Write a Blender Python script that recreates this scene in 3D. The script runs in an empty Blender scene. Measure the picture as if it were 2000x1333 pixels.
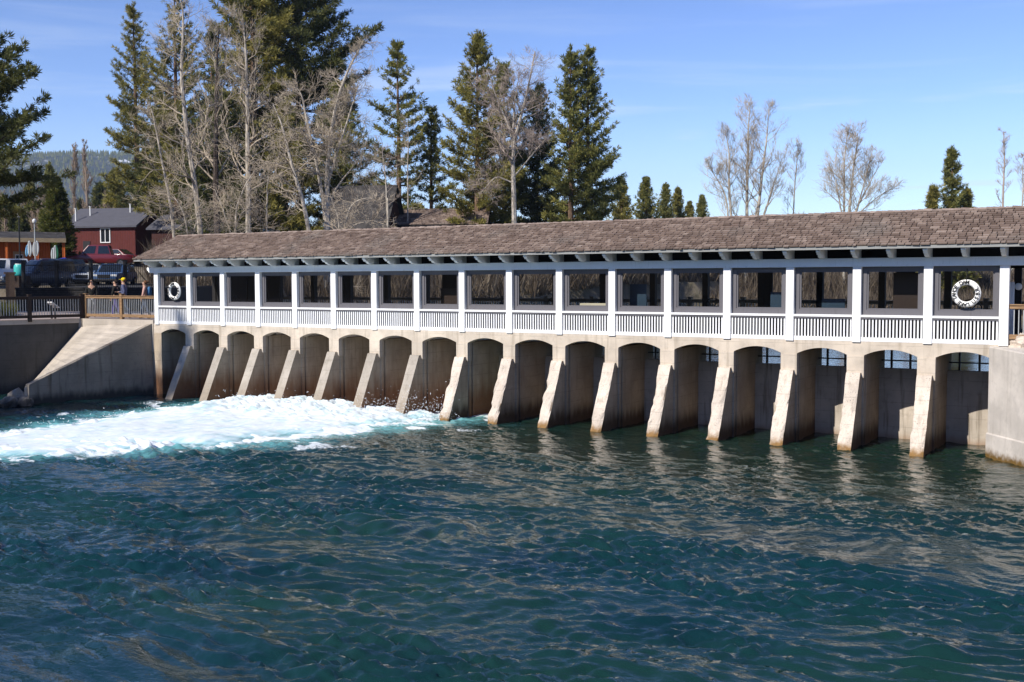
import bpy, math, random
import numpy as np
from mathutils import Vector, Matrix
SC = bpy.context.scene
COL = SC.collection
R_ = math.radians
PI = math.pi
random.seed(7)

# ------------------------------------------------------------------ camera (world: water z=0, dam front face Y=0, X along the dam)
FPX, PITCH, ROLL, YAW, CD, CZ = 2111.6, .0553, -.0028, .5365, 31.93, 4.81
cF = np.array([-math.sin(YAW)*math.cos(PITCH), math.cos(YAW)*math.cos(PITCH), -math.sin(PITCH)])
cR = np.array([math.cos(YAW), math.sin(YAW), 0.])
cU = np.cross(cR, cF)
cR, cU = cR*math.cos(ROLL)+cU*math.sin(ROLL), -cR*math.sin(ROLL)+cU*math.cos(ROLL)
CAM = np.array([0, -CD, CZ])
FH = np.array([-math.sin(YAW), math.cos(YAW)])      # level viewing direction
RH = np.array([math.cos(YAW), math.sin(YAW)])       # level sideways direction
def ray(x, y): return cF+cR*((x-1000)/FPX)-cU*((y-666.5)/FPX)
def at(x, y, dep): return CAM+ray(x, y)*dep
def onY(x, y, Y):
    d = ray(x, y); return CAM+d*((Y+CD)/d[1])
cam_d = bpy.data.cameras.new('camera'); cam = bpy.data.objects.new('camera', cam_d); COL.objects.link(cam)
cam.matrix_world = Matrix(((cR[0], cU[0], -cF[0], CAM[0]), (cR[1], cU[1], -cF[1], CAM[1]), (cR[2], cU[2], -cF[2], CAM[2]), (0, 0, 0, 1)))
cam_d.sensor_width = 36; cam_d.lens = FPX/2000*36; cam_d.clip_start = .2; cam_d.clip_end = 30000
SC.camera = cam

# ------------------------------------------------------------------ mesh helpers
def origin(o):
    v = Vector((0, 0, 0))
    while o is not None: v = v+o.location; o = o.parent
    return v
class MB:
    def __init__(s): s.v = []; s.f = []; s.t = []; s.n = 0
    def add(s, V, F, t=.5):
        V = np.asarray(V, float).reshape(-1, 3)
        if isinstance(F, np.ndarray): s.f.append(F+s.n)
        else:
            for f in F: s.f.append(np.array([f])+s.n)
        s.v.append(V); s.t.append(np.full(len(V), t) if np.isscalar(t) else np.asarray(t)); s.n += len(V); return s
    def box(s, x0, x1, y0, y1, z0, z1, t=.5):
        V = [(x0, y0, z0), (x1, y0, z0), (x1, y1, z0), (x0, y1, z0), (x0, y0, z1), (x1, y0, z1), (x1, y1, z1), (x0, y1, z1)]
        return s.add(V, BOXF, t)
    def obox(s, c, h, rz=0, t=.5, M=None):
        V = np.array([(x*h[0], y*h[1], z*h[2]) for z in (-1, 1) for x, y in ((-1, -1), (1, -1), (1, 1), (-1, 1))])
        a, b = math.cos(rz), math.sin(rz)
        V = V@np.array([[a, b, 0], [-b, a, 0], [0, 0, 1]]) if M is None else V@np.asarray(M)
        return s.add(V+np.asarray(c), BOXF, t)
    def tube(s, P, rad, n=6, t=.5, cap=True):
        P = np.asarray(P, float); m = len(P)
        rad = np.full(m, rad) if np.isscalar(rad) else np.asarray(rad)
        T = np.gradient(P, axis=0); T /= np.linalg.norm(T, axis=1)[:, None]+1e-9
        ref = np.array([0, 0, 1.]) if abs(T[0][2]) < .9 else np.array([1., 0, 0])
        A = np.cross(T, ref); A /= np.linalg.norm(A, axis=1)[:, None]+1e-9; B = np.cross(T, A)
        an = np.arange(n)*2*PI/n
        V = P[:, None, :]+rad[:, None, None]*(np.cos(an)[None, :, None]*A[:, None, :]+np.sin(an)[None, :, None]*B[:, None, :])
        i = np.arange(m-1)[:, None]*n; j = np.arange(n)[None, :]; k = (j+1) % n
        F = np.stack([i+j, i+k, i+n+k, i+n+j], -1).reshape(-1, 4)
        s.add(V.reshape(-1, 3), F, t)
        if cap and n > 3:
            b = s.n-m*n
            s.f.append(np.array([[b+q for q in range(n)][::-1]])); s.f.append(np.array([[b+(m-1)*n+q for q in range(n)]]))
        return s
    def prism(s, poly, axis, a0, a1, t=.5):
        """polygon of (u,v) swept along an axis: 'x': (y,z), 'y': (x,z), 'z': (x,y)"""
        n = len(poly)
        def P(u, v, a): return {'x': (a, u, v), 'y': (u, a, v), 'z': (u, v, a)}[axis]
        V = [P(u, v, a0) for u, v in poly]+[P(u, v, a1) for u, v in poly]
        F = [tuple(range(n))[::-1], tuple(range(n, 2*n))]+[(i, (i+1) % n, n+(i+1) % n, n+i) for i in range(n)]
        return s.add(V, F, t)
    def ball(s, c, r, n=8, m=6, t=.5):
        r = np.array(r if hasattr(r, '__len__') else (r, r, r)); V = [(0, 0, -1)]
        for i in range(1, m):
            a = -PI/2+PI*i/m
            V += [(math.cos(a)*math.cos(2*PI*j/n), math.cos(a)*math.sin(2*PI*j/n), math.sin(a)) for j in range(n)]
        V.append((0, 0, 1)); F = []
        for j in range(n):
            k = (j+1) % n; F.append((0, 1+k, 1+j)); F.append((len(V)-1, 1+(m-2)*n+j, 1+(m-2)*n+k))
            for i in range(m-2): F.append((1+i*n+j, 1+i*n+k, 1+(i+1)*n+k, 1+(i+1)*n+j))
        return s.add(np.array(V)*r+np.asarray(c), F, t)
    def build(s, name, mat, parent=None, smooth=False):
        me = bpy.data.meshes.new(name)
        V = np.concatenate(s.v); V = V-np.array(origin(parent))
        me.vertices.add(len(V)); me.vertices.foreach_set('co', V.astype(np.float32).ravel())
        tot = np.concatenate([np.full(len(f), f.shape[1]) for f in s.f]); lp = np.concatenate([f.ravel() for f in s.f])
        me.loops.add(len(lp)); me.loops.foreach_set('vertex_index', lp.astype(np.int32))
        st = np.concatenate([[0], np.cumsum(tot)[:-1]])
        me.polygons.add(len(tot)); me.polygons.foreach_set('loop_start', st.astype(np.int32))
        me.update(calc_edges=True); me.validate()
        at_ = me.attributes.new('tint', 'FLOAT', 'POINT'); at_.data.foreach_set('value', np.concatenate(s.t).astype(np.float32))
        me.polygons.foreach_set('use_smooth', np.full(len(me.polygons), bool(smooth)))
        me.materials.append(mat)
        o = bpy.data.objects.new(name, me); COL.objects.link(o)
        if parent is not None: o.parent = parent
        return o
BOXF = np.array([(0, 3, 2, 1), (4, 5, 6, 7), (0, 1, 5, 4), (1, 2, 6, 5), (2, 3, 7, 6), (3, 0, 4, 7)])
def tag(o, label=None, cat=None, group=None, kind=None):
    for k, v in (('label', label), ('category', cat), ('group', group), ('kind', kind)):
        if v: o[k] = v
    return o
def thing(name, label, cat, loc=(0, 0, 0), rz=0, group=None):
    o = bpy.data.objects.new(name, None); COL.objects.link(o); o.location = [float(q) for q in loc]; o.rotation_euler = (0, 0, rz)
    o.empty_display_size = .3
    return tag(o, label, cat, group)
def dup(root, loc, rz=0, label=None, scale=None, group=None):
    def cp(o, p):
        c = o.copy(); COL.objects.link(c); c.parent = p
        for ch in o.children: cp(ch, c)
        return c
    r = cp(root, None); r.location = [float(q) for q in loc]; r.rotation_euler = (0, 0, rz)
    if scale is not None: r.scale = scale if hasattr(scale, '__len__') else (scale,)*3
    if label: r['label'] = label
    if group: r['group'] = group
    return r
def bevel(o, w=.01, seg=1):
    m = o.modifiers.new('bevel', 'BEVEL'); m.width = w; m.segments = seg; m.limit_method = 'ANGLE'; m.angle_limit = R_(40); return o

# ------------------------------------------------------------------ materials
class NT:
    def __init__(s, name):
        s.m = bpy.data.materials.new(name); s.m.use_nodes = True; s.t = s.m.node_tree; s.N = s.t.nodes; s.L = s.t.links
        s.bs = s.N['Principled BSDF']; s.out = s.N['Material Output']
    def n(s, typ, **k):
        o = s.N.new(typ)
        for a, v in k.items(): setattr(o, a, v)
        return o
    def put(s, sock, v):
        if v is None: return
        if isinstance(v, bpy.types.NodeSocket): s.L.new(v, sock)
        elif hasattr(v, '__len__') and len(v) == 3 and sock.type == 'RGBA': sock.default_value = (*v, 1)
        else: sock.default_value = v
    def pos(s): return s.n('ShaderNodeNewGeometry').outputs['Position']
    def obj(s): return s.n('ShaderNodeTexCoord').outputs['Object']
    def tint(s):
        a = s.n('ShaderNodeAttribute'); a.attribute_name = 'tint'; return a.outputs['Fac']
    def attr(s, nm):
        a = s.n('ShaderNodeAttribute'); a.attribute_name = nm; return a.outputs['Fac']
    def noise(s, scale, vec=None, detail=4, rough=.55, stretch=None, w=None):
        vec = s.pos() if vec is None else vec
        if stretch is not None:
            mp = s.n('ShaderNodeMapping'); s.L.new(vec, mp.inputs['Vector']); mp.inputs['Scale'].default_value = stretch; vec = mp.outputs[0]
        o = s.n('ShaderNodeTexNoise'); s.L.new(vec, o.inputs['Vector']); o.inputs['Scale'].default_value = scale
        o.inputs['Detail'].default_value = detail; o.inputs['Roughness'].default_value = rough
        return o.outputs['Fac']
    def ramp(s, x, lo, hi, smooth=True):
        o = s.n('ShaderNodeMapRange'); o.interpolation_type = 'SMOOTHSTEP' if smooth else 'LINEAR'
        s.put(o.inputs[0], x); s.put(o.inputs[1], lo); s.put(o.inputs[2], hi); return o.outputs[0]
    def mix(s, f, a, b):
        o = s.n('ShaderNodeMix', data_type='RGBA'); s.put(o.inputs[0], f); s.put(o.inputs[6], a); s.put(o.inputs[7], b); return o.outputs[2]
    def math(s, op, a, b=0.):
        o = s.n('ShaderNodeMath', operation=op); s.put(o.inputs[0], a); s.put(o.inputs[1], b); return o.outputs[0]
    def z(s, vec=None):
        o = s.n('ShaderNodeSeparateXYZ'); s.L.new(s.pos() if vec is None else vec, o.inputs[0]); return o.outputs[2]
    def bump(s, h, strength=.3, dist=.02, nrm=None):
        o = s.n('ShaderNodeBump'); o.inputs['Strength'].default_value = strength; o.inputs['Distance'].default_value = dist
        s.L.new(h, o.inputs['Height'])
        if nrm is not None: s.L.new(nrm, o.inputs['Normal'])
        return o.outputs[0]
    def done(s, col=None, rough=.8, nrm=None, spec=.3, metal=0):
        s.put(s.bs.inputs['Base Color'], col); s.put(s.bs.inputs['Roughness'], rough); s.put(s.bs.inputs['Specular IOR Level'], spec)
        s.put(s.bs.inputs['Metallic'], metal)
        if nrm is not None: s.L.new(nrm, s.bs.inputs['Normal'])
        return s.m
def plain(name, c, rough=.7, spec=.3, metal=0, var=.18, scale=3., bump=0.):
    t = NT(name); nz = t.noise(scale)
    col = t.mix(nz, tuple(q*(1-var) for q in c), tuple(min(1, q*(1+var)) for q in c))
    return t.done(col, rough, t.bump(t.noise(scale*8), bump) if bump else None, spec, metal)
def concrete(name, c, dark=.55, streak=.4, wet=None, band=None, rust=0., bump=.5, rough_scale=9., pits=0., boards=True):
    """poured concrete: mottling, drip streaks, board lines; wet=(z0,z1,colour) staining rising from the water; band: algae at the waterline"""
    t = NT(name); a = t.noise(1.1, detail=6); b = t.noise(7., detail=5)
    col = t.mix(t.ramp(a, .3, .7), tuple(q*.82 for q in c), tuple(q*1.1 for q in c))
    col = t.mix(t.math('MULTIPLY', t.ramp(b, .5, .8), .35), col, tuple(q*dark for q in c))
    st = t.noise(2.6, detail=5, stretch=(2.2, 2.2, .16))
    col = t.mix(t.math('MULTIPLY', t.ramp(st, .52, .72), streak), col, tuple(q*dark*.8 for q in (c[0], c[1]*.95, c[2]*.85)))
    if rust:
        rs = t.noise(1.7, detail=5, stretch=(1.5, 1.5, .3)); col = t.mix(t.math('MULTIPLY', t.ramp(rs, .55, .75), rust), col, (.22, .12, .055))
    if wet:
        zz = t.math('ADD', t.z(), t.math('MULTIPLY', t.math('SUBTRACT', t.noise(2.2, detail=6, stretch=(2, 2, .5)), .5), wet[3] if len(wet) > 3 else .5))
        col = t.mix(t.ramp(zz, wet[1], wet[0]), col, t.mix(b, wet[2], tuple(q*1.7 for q in wet[2])))
    if band:
        zz = t.math('ADD', t.z(), t.math('MULTIPLY', t.math('SUBTRACT', t.noise(6., detail=5), .5), .35))
        col = t.mix(t.ramp(zz, band[1], band[0]), col, t.mix(t.noise(14.), band[2], tuple(q*.5 for q in band[2])))
    if pits:
        pt = t.ramp(t.noise(26., detail=4, rough=.6), .57, .66); pt = t.math('MULTIPLY', pt, t.ramp(t.noise(3.), .38, .6)); col = t.mix(t.math('MULTIPLY', pt, pits), col, tuple(q*.28 for q in c))
    if boards:
     fr_ = t.math('FRACT', t.math('ADD', t.math('MULTIPLY', t.z(), 2.7), t.math('MULTIPLY', t.noise(.8), .12)))
     ln_ = t.math('MULTIPLY', t.ramp(t.math('ABSOLUTE', t.math('SUBTRACT', fr_, .5)), .455, .497), t.ramp(t.noise(1.6, detail=3), .35, .6)); col = t.mix(t.math('MULTIPLY', ln_, .38), col, tuple(q*.35 for q in c))
    h = t.math('ADD', t.noise(rough_scale, detail=8, rough=.65), t.math('MULTIPLY', t.noise(45., detail=3), .3))
    return t.done(col, .85, t.bump(h, bump, .02 if pits else .009), .2)
M = {}
M['concrete'] = concrete('concrete', (.55, .475, .385), streak=.5, rust=.10)
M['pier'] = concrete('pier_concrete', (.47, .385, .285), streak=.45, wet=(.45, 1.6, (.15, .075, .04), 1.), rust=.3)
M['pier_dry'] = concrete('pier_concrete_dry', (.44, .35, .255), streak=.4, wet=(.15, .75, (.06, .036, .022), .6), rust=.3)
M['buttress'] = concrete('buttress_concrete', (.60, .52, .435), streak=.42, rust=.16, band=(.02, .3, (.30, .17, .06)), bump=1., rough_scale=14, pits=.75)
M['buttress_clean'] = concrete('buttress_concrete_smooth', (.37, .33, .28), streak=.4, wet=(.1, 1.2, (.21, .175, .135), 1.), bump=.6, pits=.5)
M['gate'] = concrete('gate_concrete', (.48, .42, .35), streak=.9, dark=.42, wet=(-.2, .25, (.2, .12, .07), .3), rust=.1)
M['abut'] = concrete('abutment_concrete', (.57, .52, .46), boards=False, streak=.3, band=(.02, .26, (.20, .115, .03)), bump=.25)
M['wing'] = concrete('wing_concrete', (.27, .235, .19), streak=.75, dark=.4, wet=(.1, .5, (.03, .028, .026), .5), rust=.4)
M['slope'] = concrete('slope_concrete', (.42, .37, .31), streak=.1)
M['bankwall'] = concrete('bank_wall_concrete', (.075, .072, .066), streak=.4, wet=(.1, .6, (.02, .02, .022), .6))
def paint(name, c, rough=.55):
    t = NT(name); a = t.noise(2.5, detail=5); st = t.noise(6., detail=4, stretch=(3, 3, .25))
    col = t.mix(t.math('MULTIPLY', t.ramp(a, .4, .75), .25), c, tuple(q*.82 for q in c))
    col = t.mix(t.math('MULTIPLY', t.ramp(st, .56, .75), .34), col, tuple(q*.55 for q in (c[0], c[1]*.97, c[2]*.9)))
    return t.done(col, rough, t.bump(t.noise(60., stretch=(1, 1, .15)), .12, .01), .35)
M['white'] = paint('white_paint', (.80, .80, .80))
M['palegrey'] = paint('pale_grey_paint', (.90, .90, .86))
M['fascia'] = paint('weathered_fascia', (.25, .255, .245))
M['greyframe'] = paint('grey_window_paint', (.115, .11, .12))
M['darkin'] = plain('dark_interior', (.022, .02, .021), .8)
M['gap_shade'] = plain('gap_shade_paint', (.006, .005, .008), .9, .1)
M['floor'] = plain('worn_floor', (.05, .047, .045), .8)
M['brownboard'] = plain('brown_board', (.035, .02, .014), .55)
M['blueboard'] = plain('blue_display', (.03, .055, .085), .4)
M['cream'] = plain('cream_paint', (.62, .55, .40), .6)
M['metalbar'] = plain('galvanised_bar', (.42, .43, .42), .45, .5, .4)
M['black'] = plain('black_metal', (.012, .012, .014), .5)
M['rubber'] = plain('rubber', (.012, .012, .012), .8)
M['letter'] = plain('black_lettering', (.012, .012, .014), .6)
M['buoy'] = paint('buoy_white', (.82, .81, .78))
def wood(name, c, grain=(1., 14., 14.)):
    t = NT(name); g = t.noise(3., t.obj(), 6, .6, grain); b = t.noise(1.2)
    col = t.mix(t.ramp(g, .3, .7), tuple(q*.6 for q in c), tuple(q*1.2 for q in c)); col = t.mix(t.math('MULTIPLY', t.ramp(b, .5, .7), .4), col, tuple(q*.65 for q in c))
    return t.done(col, .7, t.bump(g, .25, .01), .25)
M['wood'] = wood('stained_timber', (.27, .165, .085))
M['wood2'] = wood('weathered_timber', (.30, .235, .15))
M['dark_shade_wood'] = wood('dark_and_shade_timber', (.035, .022, .016))
def shingle(name, a, b, c):
    t = NT(name); x = t.tint()
    col = t.mix(t.ramp(x, 0., .5, False), a, b); col = t.mix(t.ramp(x, .5, 1., False), col, c)
    g = t.noise(9., t.obj(), 5, .6, (6, .6, .6)); col = t.mix(t.math('MULTIPLY', t.ramp(g, .45, .75), .45), col, tuple(q*.45 for q in a))
    pt = t.noise(.5, detail=3); col = t.mix(t.math('MULTIPLY', t.ramp(pt, .5, .7), .35), col, (.17, .165, .15))
    return t.done(col, .85, t.bump(g, .35, .01), .15)
M['shingle'] = shingle('cedar_shingle', (.11, .078, .062), (.20, .148, .12), (.33, .26, .215))
def gpane(name, tr, gl):
    t = NT(name); T = t.n('ShaderNodeBsdfTransparent'); T.inputs[0].default_value = (*tr, 1)
    G = t.n('ShaderNodeBsdfGlossy'); G.inputs['Roughness'].default_value = .01
    fr = t.n('ShaderNodeFresnel'); fr.inputs[0].default_value = gl
    mx = t.n('ShaderNodeMixShader'); t.L.new(fr.outputs[0], mx.inputs[0]); t.L.new(T.outputs[0], mx.inputs[1]); t.L.new(G.outputs[0], mx.inputs[2]); t.L.new(mx.outputs[0], t.out.inputs[0])
    return t.m
M['pane'] = gpane('window_glass', (.80, .82, .82), 1.3)
M['carglass'] = plain('car_glass', (.012, .016, .02), .06, .6, var=.05)
def carpaint(name, c): 
    t = NT(name); t.bs.inputs['Coat Weight'].default_value = .6; t.bs.inputs['Coat Roughness'].default_value = .08
    return t.done(c, .4, None, .5)
M['navy'] = carpaint('navy_paint', (.012, .02, .04)); M['teal'] = carpaint('dark_teal_paint', (.008, .02, .026)); M['redcar'] = carpaint('red_paint', (.13, .006, .012))
M['silver'] = carpaint('silver_paint', (.42, .44, .46)); M['bluecar'] = carpaint('blue_paint', (.03, .07, .16)); M['whitecar'] = carpaint('white_paint_car', (.7, .7, .7))
M['chrome'] = plain('bright_metal', (.6, .6, .62), .15, .5, 1., .05)
M['lens'] = plain('lamp_lens', (.6, .6, .58), .1, .6, 0, .05); M['taillens'] = plain('tail_lens', (.25, .01, .01), .15)
def needle(name, a, b, c):
    t = NT(name); x = t.tint(); col = t.mix(t.ramp(x, .0, .55, False), a, b); col = t.mix(t.ramp(x, .55, 1., False), col, c)
    t.done(col, .6, None, .25); T = t.n('ShaderNodeBsdfTranslucent'); t.L.new(col, T.inputs[0])
    mx = t.n('ShaderNodeMixShader'); mx.inputs[0].default_value = .4; t.L.new(t.bs.outputs[0], mx.inputs[1]); t.L.new(T.outputs[0], mx.inputs[2]); t.L.new(mx.outputs[0], t.out.inputs[0])
    return t.m
M['needle'] = needle('pine_needles', (.12, .12, .032), (.29, .26, .068), (.48, .40, .115))
M['needle_blue'] = needle('pine_needles_cool', (.10, .118, .038), (.245, .24, .068), (.41, .36, .10))
M['needle_dark'] = needle('pine_needles_dark', (.052, .064, .022), (.12, .13, .042), (.22, .205, .065))
M['needle_yellow'] = needle('cedar_sprays', (.05, .065, .012), (.11, .12, .02), (.19, .17, .04))
def bark(name, c, d):
    t = NT(name); g = t.noise(6., t.obj(), 6, .65, (2, 2, .35)); col = t.mix(t.ramp(g, .35, .65), d, c)
    return t.done(col, .9, t.bump(g, .6, .04), .1)
M['pinebark'] = bark('pine_bark', (.20, .13, .085), (.06, .04, .028))
M['darkbark'] = bark('dark_bark', (.11, .085, .07), (.035, .028, .024))
M['aspen'] = bark('pale_bark', (.54, .48, .40), (.22, .19, .15))
M['twig'] = plain('pale_twigs', (.40, .335, .255), .85, .1, 0, .3, .8)
M['twig_tan'] = plain('tan_twigs', (.27, .205, .155), .85, .1, 0, .3, .8)
M['twig_pink'] = plain('pinkish_twigs', (.34, .275, .23), .85, .1, 0, .3, .8)
M['brush'] = needle('dry_brush', (.06, .045, .032), (.16, .12, .085), (.30, .24, .17))

# ------------------------------------------------------------------ light, sky, render
SUN_AZ, SUN_EL = 195.5, 38.5     # clockwise from +Y
sd = Vector((math.sin(R_(SUN_AZ))*math.cos(R_(SUN_EL)), math.cos(R_(SUN_AZ))*math.cos(R_(SUN_EL)), math.sin(R_(SUN_EL))))
sl = bpy.data.lights.new('sun', 'SUN'); sl.energy = 5.; sl.angle = R_(.5); sl.color = (1, .94, .85)
so = bpy.data.objects.new('sun', sl); COL.objects.link(so); so.rotation_euler = sd.to_track_quat('Z', 'Y').to_euler(); so.location = (-60, -90, 80)
w = bpy.data.worlds.new('World'); SC.world = w; w.use_nodes = True
wt = w.node_tree; bg = wt.nodes['Background']; sky = wt.nodes.new('ShaderNodeTexSky'); sky.sky_type = 'NISHITA'; sky.sun_disc = False
sky.sun_elevation = R_(SUN_EL); sky.sun_rotation = R_(SUN_AZ); sky.altitude = 1900; sky.air_density = 1.; sky.dust_density = .1; sky.ozone_density = 2.
bg.inputs['Strength'].default_value = .084
# thin cirrus streaks low in the sky
wn, wl = wt.nodes, wt.links
tc = wn.new('ShaderNodeTexCoord'); mp = wn.new('ShaderNodeMapping'); mp.inputs['Rotation'].default_value = (R_(4), R_(-3), -YAW); mp.inputs['Scale'].default_value = (2.2, 2.2, 30.)
wl.new(tc.outputs['Generated'], mp.inputs[0])
nz = wn.new('ShaderNodeTexNoise'); nz.inputs['Scale'].default_value = 1.25; nz.inputs['Detail'].default_value = 6; nz.inputs['Roughness'].default_value = .55; nz.inputs['Distortion'].default_value = .6
wl.new(mp.outputs[0], nz.inputs['Vector'])
mr = wn.new('ShaderNodeMapRange'); mr.interpolation_type = 'SMOOTHSTEP'; mr.inputs[1].default_value = .47; mr.inputs[2].default_value = .72; wl.new(nz.outputs['Fac'], mr.inputs[0])
sx = wn.new('ShaderNodeSeparateXYZ'); wl.new(tc.outputs['Generated'], sx.inputs[0])
me_ = wn.new('ShaderNodeMapRange'); me_.interpolation_type = 'SMOOTHSTEP'; me_.inputs[1].default_value = .30; me_.inputs[2].default_value = .06; wl.new(sx.outputs[2], me_.inputs[0])
mm = wn.new('ShaderNodeMath'); mm.operation = 'MULTIPLY'; wl.new(mr.outputs[0], mm.inputs[0]); wl.new(me_.outputs[0], mm.inputs[1])
m2 = wn.new('ShaderNodeMath'); m2.operation = 'MULTIPLY'; m2.inputs[1].default_value = .62; wl.new(mm.outputs[0], m2.inputs[0])
mx = wn.new('ShaderNodeMix'); mx.data_type = 'RGBA'; mx.inputs[7].default_value = (8.6, 9.4, 10.4, 1)
hs = wn.new('ShaderNodeHueSaturation'); hs.inputs['Hue'].default_value = .511; hs.inputs['Saturation'].default_value = 1.04; gm = wn.new('ShaderNodeGamma'); gm.inputs[1].default_value = 1.3; wl.new(sky.outputs[0], gm.inputs[0]); wl.new(gm.outputs[0], hs.inputs['Color'])
lowh = wn.new('ShaderNodeMapRange'); lowh.interpolation_type = 'SMOOTHSTEP'; lowh.inputs[1].default_value = .17; lowh.inputs[2].default_value = -.02; lowh.inputs[4].default_value = .5; wl.new(sx.outputs[2], lowh.inputs[0])
mxx = wn.new('ShaderNodeMath'); mxx.operation = 'MAXIMUM'; wl.new(m2.outputs[0], mxx.inputs[0]); wl.new(lowh.outputs[0], mxx.inputs[1]); wl.new(mxx.outputs[0], mx.inputs[0]); wl.new(hs.outputs[0], mx.inputs[6]); wl.new(mx.outputs[2], bg.inputs[0])
SC.view_settings.view_transform = 'Standard'; SC.view_settings.look = 'None'; SC.view_settings.exposure = .45; SC.view_settings.gamma = 1
SC.render.engine = 'CYCLES'; cy = SC.cycles
cy.max_bounces = 6; cy.diffuse_bounces = 3; cy.glossy_bounces = 3; cy.transmission_bounces = 4; cy.transparent_max_bounces = 12
cy.caustics_reflective = False; cy.caustics_refractive = False; cy.use_denoising = True; cy.sample_clamp_indirect = 6
try: cy.denoiser = 'OPENIMAGEDENOISE'
except Exception: pass

# ------------------------------------------------------------------ terrain
def sstep(a, b, x):
    t = np.clip((np.asarray(x, float)-a)/(b-a), 0, 1); return t*t*(3-2*t)
def lowf(x, y, seed, n=7, s0=.05, s1=.4):
    r = np.random.RandomState(seed); o = 0
    for i in range(n):
        k = s0*(s1/s0)**(i/(n-1)); a = r.uniform(0, 2*PI); o = o+np.sin(k*2*PI*(x*math.cos(a)+y*math.sin(a))+r.uniform(0, 7))/(1+i*.35)
    return o/2.2
AX, AY = -41.7, .3
def xleft(Y): return np.maximum(AX-.258*(AY-np.minimum(Y, AY)), -43.8)
def ground(X, Y):
    X = np.asarray(X, float); Y = np.asarray(Y, float)
    s = X*FH[0]+(Y+CD)*FH[1]; r = X*RH[0]+(Y+CD)*RH[1]; q = r/np.maximum(s, 1)
    m = sstep(-.262, -.34, q)
    zl = 3.1+1.32*sstep(62.6, 63.6, s)+.4*sstep(70, 78, s)+1.3*sstep(80, 87, s-16*(1-sstep(-.44, -.42, q)))+.65*sstep(95, 108, s)+np.clip(s-112, 0, 400)*.012
    zr = 3.1+1.6*sstep(60, 90, s)+np.clip(s-112, 0, 400)*.012
    zr = np.where(X > -35, 2.1+.9*sstep(84, 112, s)+np.clip(s-112, 0, 400)*.012, zr)
    z = zr*(1-m)+zl*m+.1*lowf(X, Y, 3)*sstep(62, 70, s)
    river = (Y < 3.5) & (X > xleft(Y)-.6) & (X < np.maximum(-3.2+.72*(-Y), -1.)) & (Y < .4) | (X > -36.9) & (X < 3) & (Y >= .4) & (Y < 3.5)
    lake = (Y >= 3.5) & (X > -36.4) & (X < 80) & (Y < 58)
    z = np.where(river, -3., np.where(lake, -.5, z))
    return z
gx = np.concatenate([-np.geomspace(5000, 140, 24), np.arange(-138, 30, 1.), np.geomspace(30, 5000, 26)])
gy = np.concatenate([-np.geomspace(5000, 75, 18), np.arange(-74, 110, 1.), np.geomspace(110, 6000, 30)])
GX, GY = np.meshgrid(gx, gy); GZ = ground(GX, GY)
def horizon_blocker(X, Y):   # unseen rise added behind the camera to block bright horizon in reflections
    return 34*sstep(-95, -230, Y)*(1+.25*lowf(X, Y, 12, s0=.002, s1=.02))
GZ = GZ+horizon_blocker(GX, GY)
def gridfaces(ny, nx):
    i = np.arange(ny-1)[:, None]*nx; j = np.arange(nx-1)[None, :]
    return np.stack([i+j, i+j+1, i+nx+j+1, i+nx+j], -1).reshape(-1, 4)
t = NT('ground_cover'); a = t.noise(.6, detail=6); b = t.noise(6., detail=5)
col = t.mix(t.ramp(a, .35, .65), (.10, .085, .06), (.17, .14, .105)); col = t.mix(t.math('MULTIPLY', t.ramp(b, .5, .7), .5), col, (.05, .05, .025))
col = t.mix(t.ramp(t.z(), 9., 16.), col, (.03, .035, .02))
M['ground'] = t.done(col, .95, t.bump(b, .4, .05), .1)
g = MB(); g.add(np.stack([GX, GY, GZ], -1), gridfaces(len(gy), len(gx))); tag(g.build('ground', M['ground'], None, True), kind='structure')

# far mountain beyond the town, with its forest
t = NT('mountain_slope'); a = t.noise(.02, detail=8, rough=.65); col = t.mix(t.ramp(a, .35, .65), (.025, .035, .03), (.055, .055, .045))
sn = t.noise(.011, detail=9, rough=.72, stretch=(1, 1, .6)); col = t.mix(t.math('MULTIPLY', t.ramp(sn, .56, .62), t.ramp(t.z(), 190, 330)), col, (.75, .77, .8))
M['mountain'] = t.done(col, .9, None, .05)
lat = np.linspace(-2300, 300, 110); dp = np.linspace(1500, 3700, 40)
LA, DP = np.meshgrid(lat, dp)
hz = 338*sstep(1500, 3000, DP)*(1+.03*lowf(LA, DP, 5, s0=.0006, s1=.006))*sstep(-520, -960, LA)
HX = DP*FH[0]+LA*RH[0]; HY = -CD+DP*FH[1]+LA*RH[1]
g = MB(); g.add(np.stack([HX, HY, 6+hz], -1), gridfaces(40, 110)); tag(g.build('mountain', M['mountain'], None, True), kind='structure')
rs = np.random.RandomState(4); n = 5200
q = rs.uniform(-.50, -.27, n); d_ = rs.uniform(1700, 3060, n); d_[:900] = rs.uniform(2900, 3060, 900)
la = q*d_; hh = 6+np.array(338*sstep(1500, 3000, d_)*(1+.03*lowf(la, d_, 5, s0=.0006, s1=.006))*sstep(-520, -960, la))
H_ = rs.uniform(7, 15, n); W_ = H_*rs.uniform(.16, .26, n); px = d_*FH[0]+la*RH[0]; py = -CD+d_*FH[1]+la*RH[1]
an = np.arange(5)*2*PI/5
V = np.zeros((n, 6, 3)); V[:, :5, 0] = px[:, None]+W_[:, None]*np.cos(an); V[:, :5, 1] = py[:, None]+W_[:, None]*np.sin(an); V[:, :5, 2] = hh[:, None]-1; V[:, 5] = np.stack([px, py, hh+H_], -1)
F = np.stack([np.stack([np.arange(n)*6+i, np.arange(n)*6+(i+1) % 5, np.arange(n)*6+5], -1) for i in range(5)], 1).reshape(-1, 3)
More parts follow.
